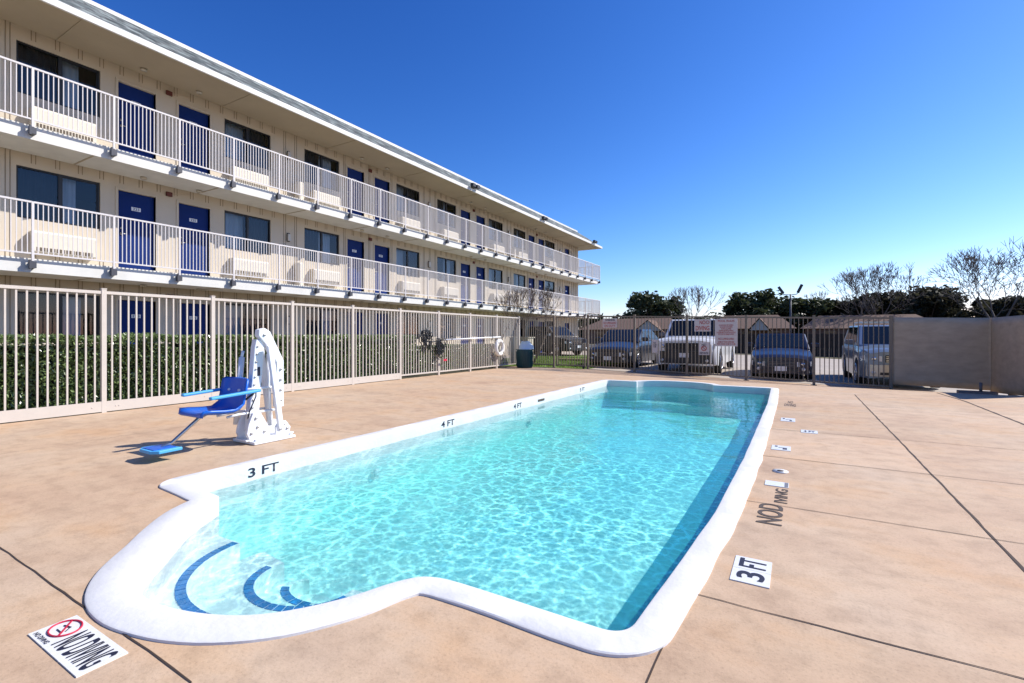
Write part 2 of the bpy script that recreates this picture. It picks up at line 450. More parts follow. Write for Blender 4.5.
def sheet(name, xs, ys, mat, dz=0, skip=None):
    mb = MB(); idx = {}
    def vi(i, j):
        if (i, j) not in idx:
            idx[(i, j)] = len(mb.v); mb.v.append((xs[i], ys[j], HZ(xs[i], ys[j]) + dz))
        return idx[(i, j)]
    for i in range(len(xs)-1):
        for j in range(len(ys)-1):
            cx = (xs[i]+xs[i+1])/2; cy = (ys[j]+ys[j+1])/2
            if skip and skip(cx, cy): continue
            mb.f.append((vi(i,j), vi(i+1,j), vi(i+1,j+1), vi(i,j+1))); mb.sm.append(False)
    return tag(mb.build(name, mat), kind='structure')

def frange(a, b, st):
    n = max(1, round((b-a)/st)); return [a + (b-a)*i/n for i in range(n+1)]

DX0, DX1, DY0, DYF, DY1 = -9.32, 6.4, -5.0, 13.15, 16.0
# ---------------- pool outline (inner edge of the coping), counter-clockwise
def fillet(poly, n=12):
    out = []
    k = len(poly)
    for i, p in enumerate(poly):
        x, y, r = p
        if r <= 0: out.append((x, y)); continue
        a = vec((poly[i-1][0], poly[i-1][1], 0)); b = vec((x, y, 0)); c = vec((poly[(i+1)%k][0], poly[(i+1)%k][1], 0))
        d1 = (a-b).normalized(); d2 = (c-b).normalized()
        ang = d1.angle(d2); t = min(r/math.tan(ang/2), (a-b).length*.49, (c-b).length*.49)
        p1 = b + d1*t; p2 = b + d2*t
        for j in range(n+1):
            s = j/n; q = p1*(1-s)**2 + b*2*s*(1-s) + p2*s**2
            out.append((q.x, q.y))
    return out
raw = [(-.585, 1.875, .12), (-.545, 2.4, 0), (-.475, 3.5, 0), (-.445, 5.2, 0), (-.445, 9.6, 0), (-.50, 12.25, .08), (-1.72, 12.25, .06)]
for i in range(9):                                   # far bay with the bench
    a = radians(12 + 156*i/8); raw.append((-2.62 + .93*cos(a), 12.22 + .62*sin(a), 0))
raw += [(-3.52, 12.25, .06), (-4.29, 12.25, .12), (-4.31, 2.02, .05), (-3.66, 1.98, .03)]
bayp = [(-3.60,1.86),(-3.46,1.67),(-3.31,1.53),(-3.16,1.40),(-3.02,1.27),(-2.88,1.16),(-2.70,1.075),(-2.52,1.05),(-2.34,1.07),(-2.17,1.12),(-2.0,1.21),(-1.86,1.35),(-1.75,1.53),(-1.68,1.70),(-1.60,1.82),(-1.50,1.865),(-1.38,1.875)]
def catmull(P, n=4):
    o = []
    for i in range(len(P)-1):
        p0, p1, p2, p3 = P[max(i-1,0)], P[i], P[i+1], P[min(i+2,len(P)-1)]
        for k in range(n):
            t = k/n
            o.append(tuple(.5*((2*p1[c]) + (-p0[c]+p2[c])*t + (2*p0[c]-5*p1[c]+4*p2[c]-p3[c])*t*t + (-p0[c]+3*p1[c]-3*p2[c]+p3[c])*t**3) for c in (0,1)))
    return o + [P[-1]]
raw += [(x, y, .0) for x, y in catmull(bayp)]
INNER = fillet(raw)
def dens(poly, step=.12):
    out = []
    for i, p in enumerate(poly):
        q = poly[(i+1) % len(poly)]; d = math.hypot(q[0]-p[0], q[1]-p[1]); n = max(1, int(d/step))
        for j in range(n): out.append((p[0]+(q[0]-p[0])*j/n, p[1]+(q[1]-p[1])*j/n))
    return out
def offset(poly, dist):
    n = len(poly); out = []
    for i in range(n):
        a = vec((*poly[i-1],0)); b = vec((*poly[i],0)); c = vec((*poly[(i+1)%n],0))
        d1 = (b-a).normalized(); d2 = (c-b).normalized()
        n1 = vec((d1.y,-d1.x,0)); n2 = vec((d2.y,-d2.x,0)); m = (n1+n2)
        if m.length < 1e-4: m = n1
        m.normalize(); s = 1/max(.65, m.dot(n1))
        wide = 1 + .20*sm((1.95-b.y)/.25)*sm((-1.6-b.x)/.3) if dist > .05 else 1     # the rim is broader round the entry steps
        p = b + m*dist*s*wide; out.append((p.x, p.y))
    return out
INNER = [p for i, p in enumerate(INNER) if math.hypot(p[0]-INNER[i-1][0], p[1]-INNER[i-1][1]) > .004]
INNER = dens(INNER)
area = sum(INNER[i-1][0]*INNER[i][1]-INNER[i][0]*INNER[i-1][1] for i in range(len(INNER)))
assert area > 0
def seg_dist(p, a, b):
    ax, ay = a; bx, by = b; px, py = p; dx, dy = bx-ax, by-ay
    t = max(0, min(1, ((px-ax)*dx + (py-ay)*dy)/max(1e-9, dx*dx+dy*dy)))
    return math.hypot(px-ax-t*dx, py-ay-t*dy)
def offset_clean(poly, d):
    if d <= .02: return offset(poly, d)
    o = offset(poly, d); n = len(o)
    ok = [min(seg_dist(p, poly[k-1], poly[k]) for k in range(n)) > d*.97 for p in o]
    res = list(o)
    for i in range(n):
        if ok[i]: continue
        a = i
        while not ok[a % n]: a -= 1
        b = i
        while not ok[b % n]: b += 1
        t = (i-a)/(b-a); A = o[a % n]; B = o[b % n]
        res[i] = (A[0]+(B[0]-A[0])*t, A[1]+(B[1]-A[1])*t)
    return res

def poly_fill(name, outer, hole, z, mat, parent=None):
    bm = bmesh.new()
    def loop(pts):
        vs = [bm.verts.new((x, y, z)) for x, y in pts]
        return [bm.edges.new((vs[i-1], vs[i])) for i in range(len(vs))]
    es = loop(outer)
    if hole: es += loop(hole)
    bmesh.ops.triangle_fill(bm, use_beauty=True, use_dissolve=False, edges=es)
    bmesh.ops.recalc_face_normals(bm, faces=bm.faces)
    for f in bm.faces:
        if f.normal.z < 0: f.normal_flip()
    me = bpy.data.meshes.new(name); bm.to_mesh(me); bm.free()
    me.materials.append(M[mat])
    o = bpy.data.objects.new(name, me); COL.objects.link(o)
    if parent: o.parent = parent
    return o
def subdiv_edge(pts, n):
    return dens(pts, n)
deck = tag(poly_fill('pool_deck', subdiv_edge([(DX0,DY0),(DX1,DY0),(DX1,DYF),(DX0,DYF)], .8), offset_clean(INNER, .14), 0, 'deck'), kind='structure')
ysf = frange(DYF, DY1, .25)
xsf = [DX0] + frange(-9, 6.4, .5)[0:]
xsf = sorted(set([DX0] + frange(-9.0, DX1, .44)))
deck2 = sheet('pool_deck', xsf, ysf, 'deck')
# surrounding ground, lawn and parking lot
gx = [-4000, -400, -60, DX0, -6.3, 0, DX1, 7.5, 20, 60, 400, 4000]
gy = [-4000, -60, DY0, DYF, 13.6, 14.2, 14.8, 15.4, DY1, 20, 36, 60, 400, 4000]
lotx0, loty1 = -6.2, 34.5
def is_deck(x, y): return DX0 < x < DX1 and DY0 < y < DY1
sheet('ground', gx, gy, 'soil', -.012, lambda x, y: is_deck(x, y))
sheet('lawn', [-12.9, -9.33, -6.3], [16.0, 18, 20, 27], 'lawn', .004)
sheet('parking_lot', [-6.3, -3, 0, 3, 6.2, 12, 30], [16.0, 17, 20, 25, 30, 34.5], 'lot', .006)
sheet('parking_lot', [-30, -12, -6.3], [27, 30, 34.5], 'lot', .012)
sheet('road', [-200, -30, -6.3, 6.2, 30, 200], [44, 50, 56], 'asphalt', .01)

# deck joints (children of the deck)
def joint(pts, w, name='expansion_joint'):
    mb = MB(); rr = random.Random(hash(str(pts)) & 255)
    full = []
    for (x0,y0),(x1,y1) in zip(pts, pts[1:]):
        n = max(2, int(math.hypot(x1-x0, y1-y0)/.13))
        for i in range(n): full.append((x0+(x1-x0)*i/n, y0+(y1-y0)*i/n))
    full.append(pts[-1])
    L = []; R = []
    for i, (x, y) in enumerate(full):
        a = full[max(i-1,0)]; b = full[min(i+1,len(full)-1)]
        d = vec((b[0]-a[0], b[1]-a[1], 0)).normalized(); nn = vec((-d.y, d.x, 0))
        o = (rr.random()-.5)*.006; h = w*(.75+.5*rr.random())/2
        L.append((x+nn.x*(o+h), y+nn.y*(o+h), HZ(x,y)+.003)); R.append((x+nn.x*(o-h), y+nn.y*(o-h), HZ(x,y)+.003))
    k = len(L)
    mb.add(L+R, [(i, k+i, k+i+1, i+1) for i in range(k-1)])
    o = mb.build(name, 'joint', deck); return o
joint([(1.0, -4), (1.0, 11.9)], .014)
joint([(2.62, 3.0), (2.62, 11.7), (2.5, 13.1)], .03)
for yy in (2.36, 3.88, 5.41, 7.02):
    joint([(-.43 if yy < 3 else -.33, yy), (1.0, yy)], .0065 if yy < 4 else .008); joint([(1.0, yy+.0), (2.62, yy+.01)], .006); joint([(2.62, yy), (6.3, yy)], .004)
for yy in (8.55, 10.1, 11.7, 13.2, 14.5):
    joint([(1.0 if yy > 9 else -.25, yy), (2.62, yy)], .004); joint([(2.62, yy), (3.85, yy)], .004)
joint([(-.445, 1.92), (-.43, -3.0)], .007)
joint([(-2.68, .88), (-9.2, .93)], .007)
joint([(-2.44, .888), (-1.8, .875)], .007); joint([(-1.8, .875), (-.44, .87)], .004)
joint([(-9.2, 4.1), (-4.5, 4.1)], .004); joint([(-9.2, 7.2), (-4.5, 7.2)], .004); joint([(-9.2, 10.3), (-4.5, 10.3)], .004)
joint([(-6.9, .9), (-6.9, 12.4)], .004)

# ------------------------------------------------------------------ pool
WZ = -.135
pool = thing('swimming_pool', 'white edged swimming pool with curved entry steps set in the tan deck', 'swimming pool', (0,0,0))
def ring_loft(name, rings, mat, parent, smooth=True, bevel=0):
    n = len(rings[0]); mb = MB(); vs = []
    for r in rings: vs += r
    fs = []
    for k in range(len(rings)-1):
        for i in range(n):
            j = (i+1) % n; fs.append((k*n+i, k*n+j, (k+1)*n+j, (k+1)*n+i))
    mb.add(vs, fs, smooth); return mb.build(name, mat, parent)
def wob(p, z, a=.004):
    return (p[0]+a*noise.noise(vec((p[0]*3,p[1]*3,1))), p[1]+a*noise.noise(vec((p[0]*3,p[1]*3,7))), z)
def ring(d, z, a=.004): return [wob(p, z, a) for p in offset_clean(INNER, d)]
INNER_R = offset(INNER, 0)
ring_loft('coping', [ring(.158, -.02, .012), ring(.154, .010, .010), ring(.147, .0145, .008), ring(.014, .016), ring(.003, .012), ring(0, .002), ring(-.001, -.03), ring(0, -.25, 0)], 'coping', pool)
md = bpy.data.objects['coping'].modifiers.new('es', 'EDGE_SPLIT'); md.split_angle = radians(33)
def floor_z(y): return -.70 + .04*sm((y-4.5)/6.5)
w_top = [(p[0], p[1], -.25) for p in INNER_R]
w_bot = [(p[0], p[1], -1.75) for p in INNER_R]
ring_loft('pool_wall', [w_top, w_bot], 'plaster', pool, False)
# floor sheet slightly larger than the basin
mb = MB(); fx = [-4.4, -3.2, -2, -.9, -.35]; fy = frange(.8, 13.0, .45)
vs = [(x, y, floor_z(y)) for y in fy for x in fx]
fs = [(j*5+i, j*5+i+1, (j+1)*5+i+1, (j+1)*5+i) for j in range(len(fy)-1) for i in range(4)]
mb.add(vs, fs, True).build('pool_floor', 'plaster', pool)
# entry steps: stacked curved treads in the near bay
def arc_pts(cx, cy, rx, ry, a0, a1, n):
    return [(cx + rx*cos(radians(a0+(a1-a0)*i/n)), cy + ry*sin(radians(a0+(a1-a0)*i/n))) for i in range(n+1)]

rings_ = [(-2.72, 1.98, 1.5, 1.5), (-2.72, 1.98, .65, .60), (-2.72, 2.02, .35, .285), (-2.79, 2.13, .21, .12), (-2.79, 2.13, .02, .01)]
for k, (z, a0, a1) in enumerate(((-.26, 182, 356), (-.38, 166, 374), (-.52, 140, 400), (-.62, 90, 449))):
    outer = arc_pts(*rings_[k], a0, a1, 40); inner = arc_pts(*rings_[k+1], a0, a1, 40)
    mb = MB(); n = len(outer)
    vs = [(x, y, z) for x, y in outer] + [(x, y, z) for x, y in inner] + [(x, y, -1.7) for x, y in outer] + [(x, y, -1.7) for x, y in inner]
    fs = []
    for i in range(n-1):
        fs += [(i, i+1, n+i+1, n+i), (n+i, n+i+1, 3*n+i+1, 3*n+i), (i+1, i, 2*n+i, 2*n+i+1)]
    fs += [(0, n, 3*n, 2*n), (n-1, 2*n-1, 4*n-1, 3*n-1)]
    mb.add(vs, fs).build('step', 'plaster', pool)
for (rk, z, nt_, a0, a1) in ((1, -.26, 32, 183, 355), (2, -.38, 20, 183, 358), (3, -.52, 5, 205, 300)):
    scx, scy, rc, rd = rings_[rk]
    mb = MB()
    for i in range(nt_):
        b0 = radians(a0 + (a1-a0)*(i+.07)/nt_); b1 = radians(a0 + (a1-a0)*(i+.93)/nt_)
        P4 = []
        for (b, e) in ((b0, .058), (b1, .058), (b1, .004), (b0, .004)):
            P4.append((scx + (rc+e)*cos(b), scy + (rd+e)*sin(b)))
        mb.add([(x, y, z+.004) for x, y in P4] + [(x, y, z+.0) for x, y in P4], [(0,3,2,1),(0,1,5,4),(1,2,6,5),(2,3,7,6),(3,0,4,7)])
    mb.build('tile_strip', 'tile_blue', pool)
# far bench inside the bay
mb = MB(); pts = [(-2.62 + 1.1*cos(radians(a)), 12.05 + .9*sin(radians(a))) for a in range(0, 181, 12)]
mb.prism(pts, -1.7, -.48).build('bench', 'plaster', pool)
# fittings
for (x, y) in ((-4.262, 4.1), (-4.262, 7.9)):
    MB().cyl((x, y, -.42), (1,0,0), .05, .02, 14).build('inlet', 'white_pl', pool)
# depth text on the left face of the coping
def wall_mark(y, t, w=.30):
    text_obj('depth_marking', t, 'ink', pool, (-4.29-.00196*(12.25-y)+.003, y, -.060), (0, 1, 0), (0, 0, 1), .085, w, .001)
wall_mark(2.73, '3 FT', .30); wall_mark(5.5, '4 FT', .30); wall_mark(7.5, '4 FT', .28); wall_mark(10.5, '5 FT', .28)
MB().box(-4.295, -4.290, 8.28, 8.55, -.085, -.045).build('depth_marking', 'faded', pool)

# water
def wave(x, y):
    v = vec((x, y, 0))
    w = noise.noise(vec((x*2.1+3, y*2.1, .3)))*.0055
    a = .55 + .45*noise.noise(vec((x*.7, y*.7, 5)))
    n1 = noise.noise(vec((x*5.2 + 1.6*noise.noise(vec((x*2,y*2,9))), y*5.2, 2.7)))
    n2 = noise.noise(vec((x*10.5, y*9.5, 4.4)))
    return w + a*(n1*.0040 + n2*.0013)
mb = MB(); wx = frange(-4.42, -.34, .027); wy = frange(.9, 13.05, .03)
nx = len(wx)
tv = [(x, y, WZ + wave(x, y)) for y in wy for x in wx]
tf = [(j*nx+i, j*nx+i+1, (j+1)*nx+i+1, (j+1)*nx+i) for j in range(len(wy)-1) for i in range(nx-1)]
mb.add(tv, tf, True)
# closed sides and bottom
bz = -1.9; per = [i for i in range(nx)] + [j*nx+nx-1 for j in range(1, len(wy))] + [(len(wy)-1)*nx+i for i in range(nx-2, -1, -1)] + [j*nx for j in range(len(wy)-2, 0, -1)]
o = len(mb.v)
for k in per: mb.v.append((mb.v[k][0], mb.v[k][1], bz))
for i in range(len(per)):
    j = (i+1) % len(per); mb.f.append((per[i], o+i, o+j, per[j])); mb.sm.append(False)
mb.f.append(tuple(o+i for i in range(len(per)))[::-1]); mb.sm.append(False)
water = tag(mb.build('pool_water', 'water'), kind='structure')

# ------------------------------------------------------------------ deck markers
def tile(name, label, cat, x0, x1, y0, y1, group=None, z=0, mat='tilew', gaps=0, axis='x'):
    t = thing(name, label, cat, ((x0+x1)/2, (y0+y1)/2, 0), group)
    mb = MB(); n = max(1, gaps)
    for i in range(n):
        if axis == 'x':
            w = (x1-x0)/n; mb.box(x0+i*w+.0015, x0+(i+1)*w-.0015, y0, y1, -.004, .005)
        else:
            w = (y1-y0)/n; mb.box(x0, x1, y0+i*w+.0015, y0+(i+1)*w-.0015, -.004, .005)
    mb.build('tile_plate', mat, t)
    return t
GM = 'marker tiles set into the deck beside the pool'
t = tile('warning_tile', 'long white NO DIVING tile with red barred circle beside the curved steps', 'warning tile', -2.65, -2.17, .685, .838, GM, gaps=3)
text_obj('lettering', 'NO DIVING', 'ink', t, (-2.335, .762, .005), (1,0,0), (0,1,0), .115, .285)
text_obj('small_lettering', 'NO DIVING', 'ink', t, (-2.565, .703, .005), (1,0,0), (0,1,0), .017, .125)
mb = MB(); cx, cy = -2.565, .775
pts = [(cx+.066*cos(a*pi/16), cy+.050*sin(a*pi/16), .008) for a in range(32)]; mb.tube(pts, .0035, 6, closed=True)
mb.bar((cx-.045, cy+.036, .008), (cx+.045, cy-.036, .008), .007, .002); mb.build('prohibition_ring', 'red', t)
mb = MB(); mb.bar((cx-.03, cy+.005, .0075), (cx+.012, cy+.014, .0075), .006, .001); mb.bar((cx-.02, cy-.02, .0075), (cx+.03, cy-.02, .0075), .004, .001)
mb.bar((cx+.01, cy+.012, .0075), (cx+.028, cy-.008, .0075), .004, .001); mb.build('diver_pictogram', 'ink', t)

t = tile('depth_tile', 'white 3 FT tile with dark blue numerals on the right deck nearest the camera', 'depth marker', -.285, -.112, 2.585, 2.885, GM, gaps=2, axis='y')
text_obj('lettering', '3', 'ink', t, (-.198, 2.668, .005), (0,1,0), (-1,0,0), .125, .085)
text_obj('lettering', 'FT', 'ink', t, (-.198, 2.812, .005), (0,1,0), (-1,0,0), .125, .105)

t = thing('painted_warning', 'bold dark NO D lettering worn into the concrete beyond the 3 FT tile', 'painted lettering', (-.15, 3.7, 0), 'stencilled warnings on the right deck')
text_obj('lettering', 'NOD', 'faded', t, (-.155, 3.68, .0), (0,1,0), (-1,0,0), .15, .42, .003)
t = thing('painted_warning', 'half worn IVING lettering just short of the long blank white tile', 'painted lettering', (-.12, 4.1, 0), 'stencilled warnings on the right deck')
text_obj('lettering', 'IVING', 'faded', t, (-.10, 4.13, .0), (0,1,0), (-1,0,0), .085, .36, .003)
t = tile('warning_tile', 'plain white worn tile lying just past the black NO DIVING lettering', 'warning tile', -.225, -.055, 4.36, 4.50, GM)
mb = MB().box(-.085, -.06, 4.37, 4.49, .005, .0065); mb.build('worn_mark', 'mirror_cap', t)
# skimmer lid
t = thing('skimmer_lid', 'small round white lid with dark centre on the right deck', 'deck lid', (-.125, 4.86, 0))
MB().cyl((-.125, 4.86, .002), (0,0,1), .062, .012, 22).build('lid', 'tilew', t)
MB().cyl((-.125, 4.86, .006), (0,0,1), .028, .008, 16).build('centre_cap', 'faded', t)
t = tile('warning_tile', 'white tile with small dark diver marks between the round lid and the tiles beyond', 'warning tile', -.235, -.055, 5.75, 5.98, GM)
mb = MB().box(-.205, -.18, 5.90, 5.95, .005, .0065).box(-.13, -.09, 5.79, 5.85, .005, .0065).box(-.17, -.09, 5.865, 5.88, .005, .0065); mb.build('diver_pictogram', 'ink', t)
t = tile('depth_tile', 'blue lettered white tile set farther from the pool edge than its neighbours', 'depth marker', .04, .22, 6.93, 7.13, GM)
text_obj('lettering', '4 FT', 'ink', t, (.13, 7.03, .005), (1,0,0), (0,1,0), .12, .12)
t = tile('warning_tile', 'farthest white icon tile on the right deck, near the dark stencilled patch', 'warning tile', -.20, -.02, 7.72, 8.02, GM)
mb = MB().box(-.175, -.15, 7.9, 7.98, .005, .0065).box(-.09, -.06, 7.76, 7.83, .005, .0065).box(-.14, -.07, 7.85, 7.87, .005, .0065); mb.build('diver_pictogram', 'ink', t)
t = thing('painted_warning', 'small dark stencilled block of text at the far right corner of the pool', 'painted lettering', (-.1, 9.7, 0), 'stencilled warnings on the right deck')
text_obj('lettering', 'NO\nDIVING', 'faded', t, (-.10, 9.75, .0), (1,0,0), (0,1,0), .75, .17, .003)

# ------------------------------------------------------------------ left fence
FH = 1.88
fx0 = -9.26
posts_y = [16.25 - 1.625*k for k in range(13)][::-1]
fence = thing('pool_fence', 'long cream picket fence on the left between deck and hedge', 'fence', (fx0, 6, 0))
for y in posts_y:
    mb = MB().box(fx0-.031, fx0+.031, y-.031, y+.031, 0, FH+.03).box(fx0-.035, fx0+.035, y-.035, y+.035, FH+.03, FH+.042)
    mb.build('post', 'fence', fence)
for a, b in zip(posts_y, posts_y[1:]):
    mb = MB(); n = 15
    for i in range(1, n):
        y = a + (b-a)*i/n
        mb.box(fx0-.0105, fx0+.0105, y-.0105, y+.0105, .10, FH-.03)
    mb.build('picket_panel', 'fence', fence)
    MB().box(fx0-.022, fx0+.022, a+.031, b-.031, FH-.045, FH).build('top_rail', 'fence', fence)
    MB().box(fx0-.020, fx0+.020, a+.031, b-.031, .085, .125).build('bottom_rail', 'fence', fence)
    if b < 10.3:
        mb = MB().box(fx0+.021, fx0+.029, a+.032, b-.032, .015, .175)
        for yy in (a+.15, a+.19, b-.15): mb.cyl((fx0+.031, yy, .09), (1,0,0), .008, .006, 8)
        mb.build('kick_board', 'fence', fence)

# ------------------------------------------------------------------ far fence
def FY(x): return 16.25 - .0573*(x + 9.26)
far_x = [-9.20, -7.72, -6.36, -4.67, -2.98, -1.29, .40, 2.07]
ff = thing('pool_fence', 'shade-toned picket fence across the far end of the deck, in front of the cars', 'fence', (-3, FY(-3), 0))
for x in far_x[1:]:
    y = FY(x); g = HZ(x, y); w = .034
    mb = MB().box(x-w, x+w, y-w, y+w, g, g+FH+.03).box(x-w-.004, x+w+.004, y-w-.004, y+w+.004, g+FH+.03, g+FH+.045)
    mb.box(x-.07, x+.07, y-.07, y+.07, g, g+.012)
    mb.build('post', 'fence_far', ff)
def far_panel(xa, xb, parent, n=15, gate=False):
    ya, yb = FY(xa), FY(xb); ga, gb = HZ(xa, ya), HZ(xb, yb)
    d = vec((xb-xa, yb-ya, 0)).normalized()*.034
    A = vec((xa, ya, ga)) + d; B = vec((xb, yb, gb)) - d
    mb = MB()
    for i in range(1, n):
        p = A.lerp(B, i/n); mb.box(p.x-.0105, p.x+.0105, p.y-.0105, p.y+.0105, p.z+.10, p.z+FH-.03)
    mb.build('picket_panel', 'fence_far', parent)
    for nm, z, h in (('top_rail', FH-.022, .045), ('bottom_rail', .105, .04)):
        MB().bar(A + vec((0,0,z)), B + vec((0,0,z)), .045, h).build(nm, 'fence_far', parent)
for xa, xb in zip(far_x, far_x[1:]):
    if abs(xa + 7.72) < .01: continue
    far_panel(xa, xb, ff)
gate = thing('pool_gate', 'shade-toned picket gate in the far fence to the right of the teal bin', 'gate', (-7.04, FY(-7.04), 0))
far_panel(-7.66, -6.42, gate, 11)
for x in (-7.60, -6.48):
    y = FY(x); MB().box(x-.022, x+.022, y-.022, y+.022, .07, FH-.01).build('stile', 'fence_far', gate)
MB().box(-6.56, -6.44, FY(-6.5)-.06, FY(-6.5)-.02, .92, 1.06).build('latch', 'bracket', gate)
MB().cyl((-6.52, FY(-6.5)-.02, .045), (0,1,0), .045, .03, 14).bar((-6.52, FY(-6.5), .05), (-6.52, FY(-6.5), .12), .03).build('wheel', 'dark', gate)

# screen panels at the right corner
scr = thing('screen_wall', 'taupe windscreen wall wrapping the right corner of the pool deck', 'screen wall', (3.9, FY(3.9), 0))
cxr = 3.93; cyr = FY(cxr)
def screen(xa, ya, xb, yb, name='screen_panel', level=False):
    g_l = HZ(cxr, cyr)
    A = vec((xa, ya, 0)); B = vec((xb, yb, 0)); n = max(6, int((B-A).length/.06))
    d = (B-A).normalized(); nn = vec((-d.y, d.x, 0))
    mb = MB(); V = []
    zs = frange(0, 1, .1)
    zb, ztp = .17, 1.878
    for k in (0, 1):
        for i in range(n+1):
            p = A.lerp(B, i/n); g = HZ(p.x, p.y)
            for s in zs:
                bot = g*.4 + g_l*.6 + zb - .02 if level else g + zb; topz = (g_l if level else g) + ztp; z = bot + (topz-bot)*s
                w = .006*noise.noise(vec((p.x*2.2, p.y*2.2, z*2))) + .004*sin(i*.9)*(1-s)
                q = p + nn*(w + (.006 if k else -.006)); V.append((q.x, q.y, z))
    m = len(zs); fs = []
    o2 = (n+1)*m
    for i in range(n):
        for j in range(m-1):
            a = i*m+j; fs.append((a, a+m, a+m+1, a+1)); fs.append((o2+a+1, o2+a+m+1, o2+a+m, o2+a))
    for i in range(n):
        fs.append((i*m, o2+i*m, o2+(i+1)*m, (i+1)*m)); t_ = m-1; fs.append((i*m+t_, (i+1)*m+t_, o2+(i+1)*m+t_, o2+i*m+t_))
    for i in (0, n):
        for j in range(m-1): fs.append((i*m+j, i*m+j+1, o2+i*m+j+1, o2+i*m+j))
    mb.add(V, fs, True).build(name, 'panel', scr)
screen(2.11, FY(2.11), cxr, cyr)
screen(cxr, cyr-.02, cxr+.02, 13.25, level=True)
for (x, y) in ((cxr+.03, cyr+.05), (cxr+.05, 14.5), (cxr+.05, 13.27)):
    g = HZ(x, y); MB().box(x-.03, x+.03, y-.03, y+.03, g, HZ(cxr, cyr)+1.86).build('post', 'fence_far', scr)
for (A, B) in (((2.10, FY(2.1)+.04), (cxr, cyr+.04)), ((cxr+.05, cyr), (cxr+.05, 13.3))):
    for z in (.20, 1.83):
        MB().bar((A[0], A[1], HZ(*A)+z), (B[0], B[1], (HZ(*B) if A[0] < 3 else HZ(cxr, cyr))+z), .035).build('rail', 'fence_far', scr)
# small white standpipe at the foot of the wall
gx_, gy_ = 3.55, 14.95; g0 = HZ(gx_, gy_)
t = thing('drain_cap', 'low white block with short upright pipe at the foot of the screen wall', 'standpipe', (gx_, gy_, g0))
MB().box(gx_-.33, gx_+.33, gy_-.12, gy_+.12, g0, g0+.14).build('base_block', 'mirror_cap', t, bevel=.012)
MB().tube([(gx_+.06, gy_-.02, g0+.14), (gx_+.06, gy_-.02, g0+.34)], .03, 12).build('pipe', 'mirror_cap', t)

# ------------------------------------------------------------------ signs on the far fence
def sign(name, label, u0, u1, z0, z1, body, mats=('signw', 'redsign'), lines=None, front=True, border=True):
    xm = (u0+u1)/2; y = FY(xm) - .028; g = 0
    t = thing(name, label, 'sign', (xm, y, z0), 'signs hung on the far fence')
    dx = vec((1, -.0573, 0)).normalized()
    A = vec((u0, FY(u0)-.028, 0)); B = vec((u1, FY(u1)-.028, 0))
    MB().bar(A.lerp(B, 0)+vec((0,0,(z0+z1)/2)), B+vec((0,0,(z0+z1)/2)), .006, z1-z0).build('board', mats[0], t)
    n = dx.cross(vec((0,0,1)))
    for (txt, fz, h, w, mt) in body:
        zc = z0 + (z1-z0)*fz
        c = A.lerp(B, .5) + n*.004; c.z = zc
        text_obj('lettering', txt, mt, t, c, dx, (0,0,1), h, w, .002)
    return t
W = .0
sign('warning_sign', 'small white sign with red and black lettering above the dark blue car', -5.79, -5.27, 1.455, 1.77,
     [('WARNING', .83, .07, .36, 'ink'), ('NO LIFEGUARD', .5, .075, .46, 'redsign'), ('ON DUTY', .18, .07, .40, 'redsign')])
sign('warning_sign', 'square red lettered NO DIVING sign high on the far fence', -2.75, -2.27, 1.31, 1.685,
     [('NO', .74, .12, .17, 'redsign'), ('DIVING', .27, .14, .40, 'redsign')])
t = bpy.data.objects['warning_sign.001']
mb = MB(); c0 = (-2.36, FY(-2.36)-.036, 1.59); pts = [(c0[0]+.045*cos(a*pi/8), c0[1]-.002, c0[2]+.045*sin(a*pi/8)) for a in range(16)]
mb.tube(pts, .008, 5, closed=True); mb.build('prohibition_ring', 'redsign', t)
sign('rules_sign', 'large pale board of red pool rules on the far fence', -2.15, -1.52, .86, 1.69,
     [('POOL RULES', .92, .06, .46, 'redsign'), ('NO RUNNING OR PUSHING\nNO GLASS CONTAINERS\nNO PETS ALLOWED\nSHOWER BEFORE ENTERING\nCHILDREN MUST BE WITH AN ADULT\nNO FOOD OR DRINK IN POOL', .60, .32, .54, 'redsign'),
      ('NO LIFEGUARD', .27, .06, .44, 'redsign'), ('SWIM AT YOUR OWN RISK\nPOOL HOURS 10 AM TO 10 PM', .12, .11, .50, 'redsign')])
sign('warning_sign', 'low small white sign with a red figure below the NO DIVING sign', -2.62, -2.31, .585, .97,
     [('NO', .82, .06, .13, 'ink'), ('DEEP WATER', .15, .07, .26, 'ink')])
t = bpy.data.objects['warning_sign.002']
mb = MB(); pts = [(-2.465+.07*cos(a*pi/8), FY(-2.46)-.036, .79+.07*sin(a*pi/8)) for a in range(16)]
mb.tube(pts, .012, 5, closed=True); mb.bar((-2.515, FY(-2.46)-.036, .84), (-2.415, FY(-2.46)-.036, .74), .016, .006, up=(0,1,0)); mb.build('prohibition_ring', 'redsign', t)
sign('notice_sign', 'narrow grey notice plate fixed low beside the white pickup', -4.07, -3.90, .62, 1.05,
     [('POOL\nCLOSES\n10 PM', .6, .18, .12, 'ink')])

